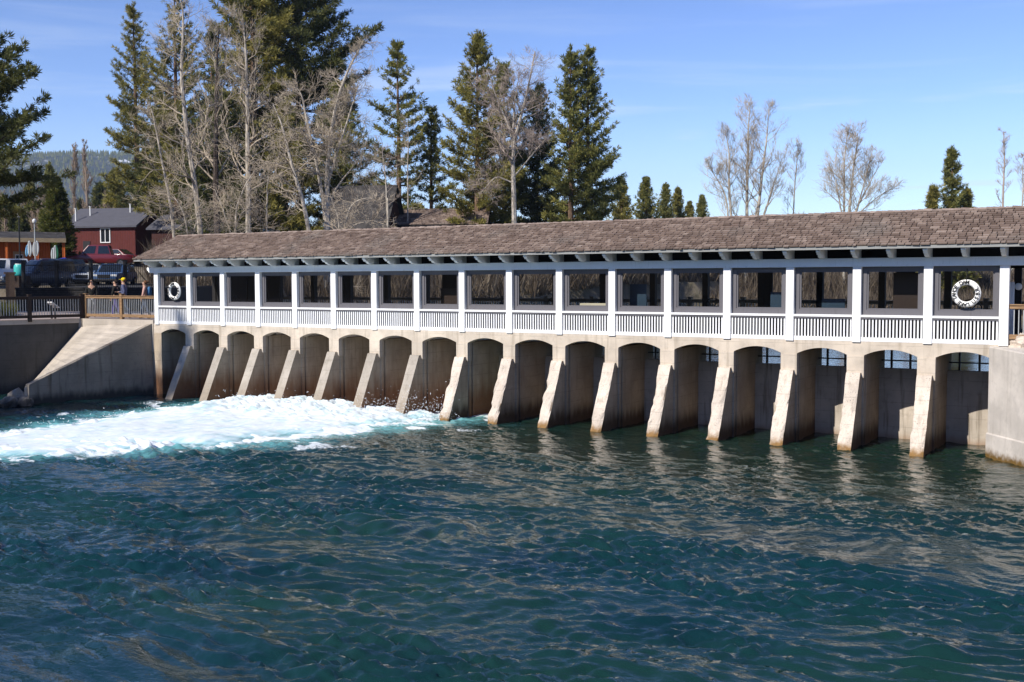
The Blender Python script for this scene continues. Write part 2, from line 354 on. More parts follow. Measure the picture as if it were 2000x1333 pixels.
g = MB(); g.add(V.reshape(-1, 3), F, np.repeat(rs.rand(n), 6)*.6); o = g.build('mountain_forest', M['needle_blue']); tag(o, 'dense dark forest covering the distant mountain slope', 'forest', kind='stuff')

# plaza paving on the left bank and the asphalt lot above it
t = NT('pink_pavers'); br = t.n('ShaderNodeTexBrick'); t.L.new(t.pos(), br.inputs['Vector']); br.inputs['Scale'].default_value = 4.; br.inputs['Mortar Size'].default_value = .012
br.inputs['Color1'].default_value = (.40, .32, .29, 1); br.inputs['Color2'].default_value = (.33, .27, .25, 1); br.inputs['Mortar'].default_value = (.2, .18, .17, 1)
M['paver'] = t.done(t.mix(t.math('MULTIPLY', t.noise(.7), .4), br.outputs[0], (.26, .22, .2)), .85, None, .15)
g = MB(); g.prism([(-36.95, .12), (-36.95, 30), (-48, 24), (-52, 9.5), (-60, 3.), (-75, -8), (-75, -46), (-44.25, -46), (-44.25, -7.5), (-43.1, -4.6), (-41.75, .12)][::-1], 'z', 2.7, 3.185)
tag(g.build('plaza', M['paver']), kind='structure')

# ------------------------------------------------------------------ river
xs = np.concatenate([np.linspace(-130, -57, 20), np.arange(-56.5, 2.5, .068), np.linspace(3, 40, 10)])
ys = np.concatenate([np.linspace(-95, -30, 16), np.arange(-29.6, 3.3, .062)])
WX, WY = np.meshgrid(xs, ys)
def vnoise(x, y, seed):
    """smooth value noise"""
    xi = np.floor(x).astype(int); yi = np.floor(y).astype(int); fx = x-xi; fy = y-yi; fx = fx*fx*(3-2*fx); fy = fy*fy*(3-2*fy)
    def h(a, b):
        n = (a*374761393+b*668265263+seed*974711) & 0x7fffffff; n = ((n ^ (n >> 13))*1274126177) & 0x7fffffff; return ((n ^ (n >> 16)) & 0xffff)/65535.
    return (h(xi, yi)*(1-fx)+h(xi+1, yi)*fx)*(1-fy)+(h(xi, yi+1)*(1-fx)+h(xi+1, yi+1)*fx)*fy
def fbm(x, y, seed, o=4, g=.5):
    a, s, t_ = 1., 0, 0
    for i in range(o): s = s+a*vnoise(x*2**i+17.3*i, y*2**i-9.1*i, seed+i); t_ += a; a *= g
    return s/t_
# the white water leaving the open gates: left and right edges against distance downstream
fv = np.array([-1, 0, 2.5, 6, 8.5, 11.5, 13.5, 18, 26]); fl = np.array([-32.2, -32.3, -31.9, -32.3, -32.2, -32, -31.8, -31.6, -31]); fr = np.array([-20.4, -20.6, -21.3, -21.9, -23.2, -25.2, -27.4, -29.8, -33])
def foam_edge(X, Y):
    v = -Y; xl = np.interp(v, fv, fl); xr = np.interp(v, fv, fr)
    return np.minimum(X-xl, xr-X)
def waves(X, Y):
    r = np.random.RandomState(21); z = np.zeros_like(X)
    wx = X+3.2*(fbm(X*.22, Y*.22, 3, 3)-.5); wy = Y+3.2*(fbm(X*.22, Y*.22, 9, 3)-.5)
    patch = fbm(X*.14, Y*.34, 31, 4); patch2 = fbm(X*.5+5, Y*1.1, 44, 3)
    small = .55+1.35*sstep(.38, .60, patch)*(.35+sstep(.38, .58, patch2))
    calm = .6+.4*sstep(-2, -12, Y)
    for i in range(80):
        L = .145*(3.4/.145)**(i/79.); k = 2*PI/L
        a = -PI/2+r.normal(0, .55)+(.3 if L > 1 else .0); amp = L*(.0118 if L < .3 else .0102 if L < .55 else .0056 if L < 1.1 else .0030)
        ph = k*(wx*math.cos(a)+wy*math.sin(a))+r.uniform(0, 7)
        s = np.sin(ph); s = (1-np.abs(s))*1.35-.6 if i % 4 == 0 and L > .4 else s
        z += amp*s*(small if L < .9 else 1.)
    z *= calm
    z += .05*(fbm(X*.45, Y*.75, 61, 3)-.5)*2*sstep(-3, -14, Y)
    return z
WZ = waves(WX, WY)
fe = foam_edge(WX, WY)
WZ += .10*(fbm(WX*1.1, WY*1.1, 71, 4)-.5)*2*sstep(-3, 1, fe)
aer = sstep(-2.6, .8, fe+1.6*(fbm(WX*.5, WY*.9, 81, 4)-.5)*2); fom = sstep(-.9, .8, fe+1.2*(fbm(WX*1.1, WY*1.6, 87, 5)-.5)*2)
# a few breaking flecks left of the main stream
fl2 = sstep(.63, .73, fbm(WX*.9, WY*1.5, 91, 5))*sstep(-4.5, -1, fe)
fom = np.clip(np.maximum(fom, fl2*.9), 0, 1)
g = MB(); g.add(np.stack([WX, WY, WZ], -1), gridfaces(len(ys), len(xs)))
t = NT('river_water')
n1 = t.noise(.11, detail=4, stretch=(1, 1.6, 1)); n2 = t.noise(.35, detail=3)
deep = t.mix(t.ramp(n1, .35, .65), (.0025, .024, .027), (.007, .030, .021)); deep = t.mix(t.math('MULTIPLY', t.ramp(n2, .5, .75), .6), deep, (.0015, .013, .020))
sp = t.n('ShaderNodeSeparateXYZ'); t.L.new(t.pos(), sp.inputs[0]); near = t.ramp(t.math('ADD', sp.outputs[1], t.math('MULTIPLY', n2, 5.)), -13., -1.)
deep = t.mix(t.math('MULTIPLY', near, .8), deep, (.007, .017, .010))
lft = t.ramp(t.math('ADD', sp.outputs[0], t.math('MULTIPLY', n1, 10.)), -9., -22.); deep = t.mix(t.math('MULTIPLY', lft, t.ramp(n2, .3, .7)), deep, (.003, .036, .050))
fm = t.attr('foam'); ae = t.attr('aer')
mot = t.noise(2.2, detail=8, rough=.7, stretch=(1, 1.8, 1)); mot2 = t.noise(9., detail=6, rough=.7, stretch=(1, 1.5, 1))
aef = t.math('MULTIPLY', ae, t.ramp(t.math('ADD', mot, t.math('MULTIPLY', ae, .35)), .42, .95))
col = t.mix(aef, deep, (.16, .42, .44))
ff = t.ramp(t.math('ADD', fm, t.math('MULTIPLY', t.math('SUBTRACT', mot2, .5), 1.3)), .42, .95); ff = t.math('MULTIPLY', ff, t.ramp(fm, .02, .3))
col = t.mix(ff, col, (.70, .75, .77))
t.put(t.bs.inputs['Roughness'], t.math('ADD', t.math('MULTIPLY', ff, .55), .035)); t.bs.inputs['IOR'].default_value = 1.333
t.put(t.bs.inputs['Base Color'], col); t.bs.inputs['Specular IOR Level'].default_value = 1.
b1 = t.noise(6.5, detail=3, rough=.5, stretch=(1, 1.7, 1)); b2 = t.noise(17., detail=3, rough=.55, stretch=(1, 1.6, 1))
nb = t.bump(b1, .5, .028); nb = t.bump(b2, .3, .008, nb); t.L.new(nb, t.bs.inputs['Normal'])
M['water'] = t.m
o = g.build('river_water', M['water'], None, True); tag(o, kind='structure')
for nm, a_ in (('foam', fom), ('aer', aer)):
    q = o.data.attributes.new(nm, 'FLOAT', 'POINT'); q.data.foreach_set('value', a_.astype(np.float32).ravel())
# body of white water
fx = np.arange(-37, -17.5, .07); fy = np.arange(-19, -.2, .07); FX, FY = np.meshgrid(fx, fy)
fe = foam_edge(FX, FY)+1.3*(fbm(FX*.55, FY*.8, 101, 4)-.5)*2
en = sstep(-.3, 2.2, fe)
boil = fbm(FX*.42, FY*.42, 111, 5, .55); bl2 = 1-np.abs(fbm(FX*1.4, FY*1.4, 121, 4, .6)-.5)*2.
lump = .03+.17*boil+.07*bl2*boil+.035*np.abs(fbm(FX*2.6, FY*2.6, 131, 4, .65)-.5)*2
rise = 1+1.3*np.exp(-((FX+30.2)/2.6)**2-((FY+2.6)/2.6)**2)+.7*np.exp(-((FX+26)/3)**2-((FY+2)/2)**2)+.3*sstep(-7, -2, FY)
right = 1-.75*sstep(-25, -20, FX)
rag = 1-np.abs(fbm(FX*2.1, FY*2.1, 151, 4, .6)-.5)*2; en_h = sstep(.78, .97, rag)*sstep(-6, -1.5, FY)*sstep(.2, 1.2, fe)*(.05+.09*np.exp(-((FX+28)/4.5)**2))
FZ = en_h-.10+en*(.1+.85*lump*rise*right)*(.55+.45*sstep(-17, -6, FY))
keep = (en > .002)
g = MB(); F = gridfaces(len(fy), len(fx)); kf = keep.ravel()[F].any(1); g.add(np.stack([FX, FY, FZ], -1), F[kf])
t = NT('white_water'); a = t.noise(1.2, detail=8, rough=.65, stretch=(2.2, .8, 1)); b = t.noise(6., detail=6, rough=.7, stretch=(1.2, 2, 1)); th = t.attr('thick')
col = t.mix(t.ramp(t.math('ADD', th, t.math('MULTIPLY', t.math('SUBTRACT', a, .5), 1.9)), .15, 1.15), (.22, .48, .52), (.71, .76, .78))
col = t.mix(t.math('MULTIPLY', t.ramp(b, .45, .75), .4), col, (.46, .62, .66))
t.bs.inputs['Subsurface Weight'].default_value = 0
fb = t.bump(b, .25, .03); t.done(col, .6, fb, .2)
tr = t.n('ShaderNodeBsdfTransparent'); mx_ = t.n('ShaderNodeMixShader'); e = t.noise(4.5, detail=8, rough=.72, stretch=(2.2, .8, 1))
t.L.new(t.ramp(t.math('ADD', th, t.math('MULTIPLY', t.math('SUBTRACT', e, .5), .9)), .08, .55), mx_.inputs[0]); t.L.new(tr.outputs[0], mx_.inputs[1]); t.L.new(t.bs.outputs[0], mx_.inputs[2]); t.L.new(mx_.outputs[0], t.out.inputs[0])
M['foam'] = t.m
o = g.build('whitewater', M['foam'], None, True); tag(o, 'churning white water rushing out below the left gates of the dam', 'whitewater', kind='stuff')
q = o.data.attributes.new('thick', 'FLOAT', 'POINT'); q.data.foreach_set('value', en.astype(np.float32).ravel()[:len(o.data.vertices)])
# flung drops
rs = np.random.RandomState(9); g = MB()
def drops(n, x0, x1, y0, y1, zb, zs, r0, r1):
    for i in range(n):
        z_ = zb+abs(rs.normal(0, zs)); r = rs.uniform(r0, r1)*(1 if rs.rand() > .08 else 1.5); p = np.array((rs.uniform(x0, x1), rs.uniform(y0, y1), z_)); v = rs.normal(0, 1, 3)*r*1.6
        g.tube([p-v, p-v*.3, p+v*.4, p+v], [r*.3, r, r*.9, r*.25], 4, .5, False)
drops(420, -22.9, -20.6, -1.9, -.5, .08, .42, .003, .010); drops(200, -25., -22.8, -1.7, -.5, .1, .3, .003, .009)
drops(300, -31.8, -22, -1.6, -.4, .26, .15, .003, .009); drops(120, -32.2, -30.8, -10, -2, .12, .07, .004, .010)
M['spray'] = plain('spray_drops', (.85, .88, .9), .3, .5, 0, .02)
tag(g.build('spray', M['spray']), 'white droplets flung up in front of the gate piers', 'spray', kind='stuff')
# lake behind the dam
t = NT('lake_water'); t.bs.inputs['IOR'].default_value = 1.333
M['lake'] = t.done((.01, .03, .045), .06, t.bump(t.noise(3., detail=4), .25, .05), .5)
g = MB(); g.add([(-36.8, 2.45, 1.72), (85, 2.45, 1.72), (85, 62, 1.72), (-36.8, 62, 1.72)], [(0, 1, 2, 3)]); tag(g.build('lake_water', M['lake']), kind='structure')

# ------------------------------------------------------------------ the dam and its covered gatehouse
NB = 17; SP = 1.95; PX0 = -36.78; PW = .24
def pk(k): return PX0+SP*k
ZS, ZR, ZB0, ZB1, ZF = 3.045, 3.81, 5.196, 5.44, 5.687
XE0, XE1 = pk(0)-.42, pk(17)+2.6
dam = thing('dam_gatehouse', 'long concrete dam of seventeen arched gates under a white windowed gallery with shingle roof', 'dam', (pk(8), 0, 0))
# spandrel wall with its shallow arches
zsp, zcr = 2.645, 2.822
g = MB()
for k in range(NB):
    c0 = pk(k)+.1+.245; c1 = pk(k+1)+.1-.245; mid = (c0+c1)/2; hw = (c1-c0)/2
    arc = [(mid+hw*u, zsp+(zcr-zsp)*(1-u*u)) for u in np.linspace(1, -1, 15)]
    g.prism([(c0, zsp)]+[(c0, ZS-.005), (c1, ZS-.005)]+[(c1, zsp)]+arc[1:-1], 'y', .05, .42)
for k in range(NB+1):
    a0 = pk(k)+.1-.245; a1 = a0+.49
    if k == 0: a0 -= .03
    if k == NB: a1 = pk(17)+.55
    g.box(a0, a1, .05, .42, zsp, ZS-.005)
    if 0 < k < NB: g.box(a0, a1, .05, .2, 1.99, zsp); g.box(a0+.08, a1, .03, .05, 2.02, zsp-.02)
wallp = g.build('arch_wall', M['concrete'], dam)
g = MB(); g.box(pk(0)-.05, pk(17)+2.4, .43, 5.7, 2.86, 3.05); g.build('deck_slab', M['gate'], dam)
rs = np.random.RandomState(2)
def rough_box(k, w, eros):
    """sloping buttress: subdivided, its arrises worn back"""
    nx, nz = 7, 26; c = pk(k)+.075; zt = 2.14
    zz = np.linspace(-1.2, zt, nz); yf = -.09-(zt-zz)*.485
    P = []
    prof = [(-w, .35), (-w, 0)]+[(-w+2*w*i/nx, 0) for i in range(1, nx)]+[(w, 0), (w, .35)]
    V = []
    for zi, yi in zip(zz, yf):
        for (u, dy) in prof:
            edge = max(0, 1-(w-abs(u))/.09) if dy == 0 else .5
            n_ = float(fbm(np.array([u*5+k*3.1]), np.array([zi*4.]), 5+k, 4)[0])-.5; n2 = float(fbm(np.array([u*14+k]), np.array([zi*13.]), 9+k, 3)[0])-.5
            hgt = sstep(2.1, 1.2, zi)*sstep(-.9, .2, zi)
            back = eros*hgt*(max(0, n_+.15)*.20*(.35+edge)+n2*.05)
            uu = u*(1-(eros*hgt*max(0, n_+.1)*.45 if edge > .6 else 0))
            yy = (yi+back) if dy == 0 else max(.04, yi+1.0)
            if dy: yy = .30
            V.append((c+uu, yy, zi))
    m = len(prof); F = []
    for i in range(nz-1):
        for j in range(m-1): F.append((i*m+j, i*m+j+1, (i+1)*m+j+1, (i+1)*m+j))
    F.append(tuple(range((nz-1)*m, nz*m)))
    return MB().add(V, F)
for k in range(NB+1):
    c = pk(k)+.1; g = MB()
    if k in (0, NB):
        if k == 0: g.box(c-.30, c+.245, .05, 2.9, -2.5, zsp)
        else: g.box(c-.245, c+1.5, .05, 2.9, -2.5, zsp)
    else:
        # shaft with a gate slot down each side
        g.prism([(c-.245, .201), (c+.245, .201), (c+.245, .30), (c+.17, .30), (c+.17, .40), (c+.235, .40), (c+.235, 2.9), (c-.235, 2.9), (c-.235, .40), (c-.17, .40), (c-.17, .30), (c-.245, .30)], 'z', 1.99, zsp)
        g.prism([(c-.225, .16), (c+.225, .16), (c+.225, .30), (c+.15, .30), (c+.15, .40), (c+.225, .40), (c+.225, 2.9), (c-.225, 2.9), (c-.225, .40), (c-.15, .40), (c-.15, .30), (c-.225, .30)], 'z', -2.5, 1.99)
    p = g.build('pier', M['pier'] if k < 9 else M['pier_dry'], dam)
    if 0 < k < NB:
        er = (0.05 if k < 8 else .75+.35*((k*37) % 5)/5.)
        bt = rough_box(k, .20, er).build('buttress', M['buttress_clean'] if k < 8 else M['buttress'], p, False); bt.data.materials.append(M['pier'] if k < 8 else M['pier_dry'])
        for f in bt.data.polygons:
            if abs(f.normal.x) > .75: f.material_index = 1
for k in range(NB):
    c0 = pk(k)+.1+.225; c1 = pk(k+1)+.1-.225
    g = MB(); g.box(c0-.05, c1+.05, 2.2, 2.5, -2, 2.12 if k > 8 else 2.1); o = g.build('gate', M['gate'] if k > 8 else M['pier'], dam)
    if k > 10:
        q = MB()
        q.box(c0-.05, c1+.05, 2.46, 2.52, 2.33, 2.37); 
        for x in (c0+.3, (c0+c1)/2+.1, c1-.12): q.box(x-.03, x+.03, 2.45, 2.53, 2.12, 2.86)
        q.build('trash_rack', M['black'], o)
# gallery: posts, beam, windows, railings
for k in range(NB+1):
    x = pk(k); g = MB(); g.box(x, x+PW, 0, .24, 3.015 if k not in (0,) else 3.0, ZB0); bevel(g.build('post', M['white'], dam), .008)
g = MB(); g.box(pk(0)-.12, pk(17)+2.2, -.006, .25, ZB0+.001, ZB1); g.box(pk(0)-.12, pk(17)+2.2, -.03, .02, ZB0+.004, ZB0+.05); g.box(pk(0)-.12, pk(17)+2.2, -.022, .02, ZB1-.03, ZB1+.004)
# scrolled beam end beyond the first post
sc = [(pk(0)-.12, ZB0+.001)]+[(pk(0)-.12-.22*math.sin(a), ZB0+.09-.09*math.cos(a)) for a in np.linspace(.3, PI/2, 5)]+[(pk(0)-.40, ZB0+.12), (pk(0)-.42, ZB0+.2), (pk(0)-.38, ZB1), (pk(0)-.12, ZB1)]
g.prism(sc, 'y', .0, .24)
g.build('beam', M['palegrey'], dam)
for k in range(NB):
    a, b = pk(k)+PW, pk(k+1); g = MB(); Y0, Y1 = .14, .21; sw = .13
    g.box(a, a+sw, Y0, Y1, 3.812, ZB0); g.box(b-sw, b, Y0, Y1, 3.812, ZB0); g.box(a+sw, b-sw, Y0, Y1, 3.812, 3.96); g.box(a+sw, b-sw, Y0, Y1, 5.09, ZB0)
    for (x0, x1, z0, z1) in ((a+sw, a+sw+.05, 3.96, 5.09), (b-sw-.05, b-sw, 3.96, 5.09), (a+sw+.05, b-sw-.05, 3.96, 4.0), (a+sw+.05, b-sw-.05, 5.05, 5.09)): g.box(x0, x1, Y0+.03, Y1+.02, z0, z1)
    wd = g.build('window', M['greyframe'], dam)
    g = MB(); g.add([(a+sw+.04, Y0+.055, 3.99), (b-sw-.04, Y0+.055, 3.99), (b-sw-.04, Y0+.055, 5.06), (a+sw+.04, Y0+.055, 5.06)], [(0, 1, 2, 3)]); g.build('pane', M['pane'], wd)
    g = MB(); ns = 18; w_ = (b-a)/ns
    for i in range(ns): g.box(a+w_*(i+.27), a+w_*(i+.72), .055, .085, 3.16, 3.71)
    g.box(a, b, .045, .16, ZS, 3.16)
    rl = g.build('railing', M['white'], dam)
    g = MB(); g.box(a, b, -.0, .138, 3.745, ZR); g.build('rail_cap', M['white'], rl)
    g = MB(); g.box(a, b, .03, .12, 3.69, 3.744); g.build('under_rail', M['greyframe'], rl); g = MB(); g.box(a, b, .27, .29, ZS+.03, 3.80); g.build('shade_backing', M['gap_shade'], rl)  # last sheet near-black: shade between the slats put into its colour
# roof: rafters, fascia, boarding, shingles
for j in range(37):
    x = pk(0)+.065+.975*j-.0
    g = MB(); g.prism([(-.60, 5.69), (-.60, 5.62), (-.54, 5.60), (-.50, 5.545), (-.40, 5.54), (-.34, 5.475), (-.2, 5.445), (.24, 5.445), (.24, 6.05), (.0, 5.955)], 'x', x, x+.115)
    g.build('rafter', M['palegrey'], dam)
g = MB(); g.box(XE0, XE1, -.685, -.65, 5.683, 5.765); g.build('fascia', M['fascia'], dam)
g = MB()
for sgn in (0, 1):
    y0, z0 = (-.675, 5.725) if sgn == 0 else (4.275, 5.725)
    V = [(XE0, y0, z0), (XE1, y0, z0), (XE1, 1.8, 6.80), (XE0, 1.8, 6.80), (XE0, y0, z0+.04), (XE1, y0, z0+.04), (XE1, 1.8, 6.84), (XE0, 1.8, 6.84)]
    g.add(V, BOXF)
g.prism([(.2, 6.02), (3.4, 6.02), (1.8, 6.78)], 'x', XE0+.1, XE0+.16)
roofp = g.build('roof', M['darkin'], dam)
rs = np.random.RandomState(5)
def shingles(x0, x1, y0, z0, y1, z1, rows, wmin, wmax, jit=.012, th=.022):
    """courses of split shingles up a slope from (y0,z0) to (y1,z1)"""
    g = MB(); dy, dz = y1-y0, z1-z0; L = math.hypot(dy, dz); uy, uz = dy/L, dz/L; ny, nz = (-uz, uy) if dy > 0 else (uz, -uy); e = L/rows
    V = []; T = []
    for r in range(rows):
        x = x0-rs.uniform(0, wmax)*.5
        wob = rs.normal(0, .004)
        while x < x1:
            w_ = rs.uniform(wmin, wmax); a, b = max(x, x0), min(x+w_-.022, x1)
            if b-a > .03:
                s0 = r*e+rs.normal(0, jit)+wob; s1 = (r+1.15)*e; h0 = th+abs(rs.normal(0, .007)); h1 = .004; k_ = rs.normal(0, .004)
                t_ = np.clip(rs.normal(.48, .2), 0, 1)
                def P(u, s, h): return (u, y0+uy*s+ny*h, z0+uz*s+nz*h)
                V += [P(a, s0, 0), P(b, s0+k_, 0), P(b, s0+k_, h0), P(a, s0, h0), P(a, s1, h1), P(b, s1, h1)]; T += [t_]*6
            x += w_
    n = len(V)//6; b_ = np.arange(n)[:, None]*6
    F4 = np.concatenate([b_+np.array([[0, 1, 2, 3]]), b_+np.array([[3, 2, 5, 4]])])
    g.add(V, F4, np.array(T)); g.f.append(b_+np.array([[0, 3, 4]])); g.f.append(b_+np.array([[1, 5, 2]]))
    return g
g = shingles(XE0-.03, XE1, -.73, 5.772, 1.8, 6.856, 16, .11, .30, .012, .036)
g2 = shingles(XE0-.03, XE1, 4.33, 5.772, 1.8, 6.856, 12, .3, .6)
g.add(np.concatenate(g2.v), np.concatenate([f for f in g2.f if f.shape[1] == 4]), np.concatenate(g2.t))
# ridge caps
x = XE0
while x < XE1:
    w_ = .17; zc = 6.885+rs.normal(0, .006)
    for s_ in (-1, 1):
        g.add([(x, 1.8, zc+.012), (x+.24, 1.8, zc-.006), (x+.24, 1.8+s_*.16, zc-.075), (x, 1.8+s_*.16, zc-.058)], [(0, 1, 2, 3)], np.clip(rs.normal(.75, .15), 0, 1))
    x += w_
g.build('shingles', M['shingle'], roofp)
# inside and the lake side
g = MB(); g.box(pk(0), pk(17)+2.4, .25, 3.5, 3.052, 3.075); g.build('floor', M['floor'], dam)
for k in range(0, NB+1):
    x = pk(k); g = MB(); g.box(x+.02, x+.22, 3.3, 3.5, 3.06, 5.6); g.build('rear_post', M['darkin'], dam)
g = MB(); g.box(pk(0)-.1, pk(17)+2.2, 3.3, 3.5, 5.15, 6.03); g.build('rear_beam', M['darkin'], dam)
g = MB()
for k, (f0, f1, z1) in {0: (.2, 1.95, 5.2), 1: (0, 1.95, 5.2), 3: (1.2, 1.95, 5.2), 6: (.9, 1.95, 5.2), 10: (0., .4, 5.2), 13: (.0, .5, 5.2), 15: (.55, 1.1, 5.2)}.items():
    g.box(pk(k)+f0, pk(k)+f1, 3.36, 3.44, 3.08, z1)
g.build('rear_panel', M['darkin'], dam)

# lifebuoys on the two end windows
def text_mesh(ch, size):
    cu = bpy.data.curves.new('letters', 'FONT'); cu.body = ch; cu.size = size; cu.extrude = .004; cu.align_x = 'CENTER'; cu.align_y = 'CENTER'; cu.resolution_u = 2; cu.offset = .0035
    o = bpy.data.objects.new('letters', cu); COL.objects.link(o); dg = bpy.context.evaluated_depsgraph_get(); e = o.evaluated_get(dg); me = e.to_mesh()
    V = np.array([v.co[:] for v in me.vertices]) if len(me.vertices) else np.zeros((0, 3)); F = [tuple(p.vertices) for p in me.polygons]
    e.to_mesh_clear(); bpy.data.objects.remove(o); bpy.data.curves.remove(cu); return V, F
def lifebuoy(x, z, label, rot):
    root = thing('lifebuoy', label, 'lifebuoy', (x, .05, z)); R, r = .305, .078
    g = MB(); n, m = 40, 12
    V = [((R+r*math.cos(b))*math.cos(a), -.75*r*math.sin(b), (R+r*math.cos(b))*math.sin(a)) for a in np.arange(n)*2*PI/n for b in np.arange(m)*2*PI/m]
    F = [(i*m+j, i*m+(j+1) % m, ((i+1) % n)*m+(j+1) % m, ((i+1) % n)*m+j) for i in range(n) for j in range(m)]
    g.add(np.array(V)+np.array((x, .05, z)), F); ring = g.build('ring', M['buoy'], root, True)
    g = MB()
    def arc(txt, a0, da, inward):
        for i, ch in enumerate(txt):
            if ch == ' ': continue
            V, F = text_mesh(ch, .145)
            if len(V) == 0: continue
            a = R_(a0+da*i)+rot; up = a if inward else a+PI      # letter tops away from / towards the centre
            ca, sa = math.cos(up-PI/2), math.sin(up-PI/2)
            X = V[:, 0]*ca-V[:, 1]*sa+R*math.cos(a); Z = V[:, 0]*sa+V[:, 1]*ca+R*math.sin(a)
            g.add(np.stack([X+x, .05-.066-V[:, 2], Z+z], -1), [f for f in F])
    arc('LAKE TAHOE DAM', 282, -15.2, True); arc('U.S.B.R.', -48, 11.5, False)
    g.build('lettering', M['letter'], ring)
    g = MB(); g.tube([(x, .02, z+.36), (x+.01, .05, z+.52), (x, .12, 5.12)], .012, 5); g.build('cord', M['rubber'], root)
lifebuoy(pk(0)+PW+.95, 4.43, 'white lifebuoy hanging on the narrow far window beside the wooden fence', R_(3))
lifebuoy(-4.47, 4.44, 'white lifebuoy with black lettering on the nearest, rightmost gallery window', 0)

# panels and furniture seen through the panes
def panel(name, label, cat, k, f0, f1, y, z0, z1, mat, legs=True):
    r = thing(name, label, cat, (pk(k)+(f0+f1)/2, y, 3.08)); g = MB(); g.box(pk(k)+f0, pk(k)+f1, y, y+.06, z0, z1); bevel(g.build('board', mat, r), .01)
    g = MB()
    for f in (f0+.06, f1-.1): g.box(pk(k)+f, pk(k)+f+.05, y+.065, y+.12, 3.08, z1-.05)
    g.build('stand', M['black'], r)
panel('display_panel', 'tall dark brown board standing inside the second window from the right', 'display board', 15, .95, 1.75, .9, 3.3, 5.02, M['brownboard'])
panel('display_panel', 'blue board glimpsed through the window left of the dark brown board', 'display board', 14, .75, 1.45, 1.2, 3.4, 4.25, M['blueboard'])
panel('display_panel', 'grey blue board at the right edge of the fifth window from the right', 'display board', 13, 1.2, 1.68, .9, 3.4, 4.45, M['blueboard'])
panel('display_panel', 'wide blue board behind the window right of the cream bench', 'display board', 11, .35, .95, .9, 3.4, 4.7, M['blueboard'])
panel('display_panel', 'low wide brown board behind the eighth window from the left', 'display board', 7, .5, 1.7, 1., 3.3, 4.55, M['brownboard'])
r = thing('bench', 'cream painted bench top catching sun inside a middle window', 'bench', (pk(10)+1.1, .9, 3.08))
g = MB(); g.box(pk(10)+.62, pk(10)+1.72, .55, .95, 3.98, 4.06); bevel(g.build('seat', M['cream'], r), .01)
for f in (.68, 1.6):
    g = MB(); g.box(pk(10)+f, pk(10)+f+.07, .6, .9, 3.08, 3.979); g.build('leg', M['cream'], r)
# gate hoists: a pedestal with a hand wheel at every other gate
def hoist():
    r = thing('gate_hoist', 'dark hand wheel gate hoist on the gallery floor behind the panes', 'hoist', (0, 0, 0), 0, 'gate hoists along the gallery')
    g = MB(); g.prism([(-.22, 0), (.22, 0), (.14, .75), (-.14, .75)], 'y', -.2, .2); g.box(-.26, .26, -.24, .24, .75, .9); g.build('pedestal', M['black'], r)
    g = MB(); n = 20; g.tube([(.3*math.cos(a), -.3, .86+.3*math.sin(a)) for a in np.linspace(0, 2*PI, n)], .018, 5)
    for a in np.arange(4)*PI/4: g.tube([(.29*math.cos(a), -.3, .86+.29*math.sin(a)), (-.29*math.cos(a), -.3, .86-.29*math.sin(a))], .012, 4)
    g.build('hand_wheel', M['black'], r); return r
h0 = hoist(); h0.location = (pk(1)+1.1, 2., 3.08)
for k in (4, 5, 8, 9, 12, 16): dup(h0, (pk(k)+1.0, 2., 3.08))

# ------------------------------------------------------------------ timber fences with metal balusters
def fence(name, label, P, Q, zb, h, posts, mat, barmat, group=None, first=True, last=True, ext=.12):
    """P->Q on plan; posts: fractions along; one post part each"""
    P = np.array(P, float); Q = np.array(Q, float); d = Q-P; L = np.linalg.norm(d); u = d/L; rz = math.atan2(u[1], u[0])
    r = thing(name, label, 'fence', (*((P+Q)/2), zb), 0, group)
    def seg(a, b, wy, z0, z1, g): c = P+u*(a+b)/2; g.obox((c[0], c[1], (z0+z1)/2), ((b-a)/2, wy, (z1-z0)/2), rz)
    g = MB(); seg(0, L, .055, zb+h-.13, zb+h-.035, g); seg(0, L, .085, zb+h-.034, zb+h, g); bevel(g.build('top_rail', mat, r), .006)
    g = MB(); seg(0, L, .05, zb+.08, zb+.21, g); bevel(g.build('bottom_rail', mat, r), .006)
    g = MB(); n = int(L/.115)
    for i in range(1, n):
        c = P+u*L*i/n; g.obox((c[0], c[1], zb+(h-.13+.21)/2), (.011, .011, (h-.34)/2), rz)
    g.build('balusters', barmat, r)
    for f in posts:
        c = P+u*L*f; g = MB(); g.obox((c[0], c[1], zb+(h+.06)/2-.04), (.075, .075, (h+.14)/2), rz); g.obox((c[0], c[1], zb+h+.075), (.095, .095, .015), rz); bevel(g.build('post', mat, r), .008)
    return r
fence('timber_fence', 'sunlit orange brown timber fence beside the first white post of the gallery', (-41.62, .3), (-36.82, .3), 3.19, 1.03, (.005, .505), M['wood'], M['metalbar'])
dB = np.array([-.25, -.968]); Pb = np.array([-41.66, .2])
fence('timber_fence', 'timber fence on the left river bank wall, coloured dark for its shade', Pb, Pb+dB*8.2, 3.17, 1.03, (0.008, .29, .58, .87), M['dark_shade_wood'], M['metalbar'])  # darker copy of the fence timber, its shaded side put into the colour
fence('timber_fence', 'short timber fence at the right end of the gallery', (pk(17)+.25, .12), (pk(17)+5, .12), 3.12, 1.03, (.9,), M['wood'], M['metalbar'])
# sunny timber railing of the lake side walkway, seen through the panes
fence('timber_fence', 'pale sunlit timber railing on the lake side walkway behind the gallery', (pk(0), 5.6), (pk(17)+3, 5.6), 3.06, 1.07, [i/18. for i in range(1, 18)], M['wood2'], M['metalbar'])

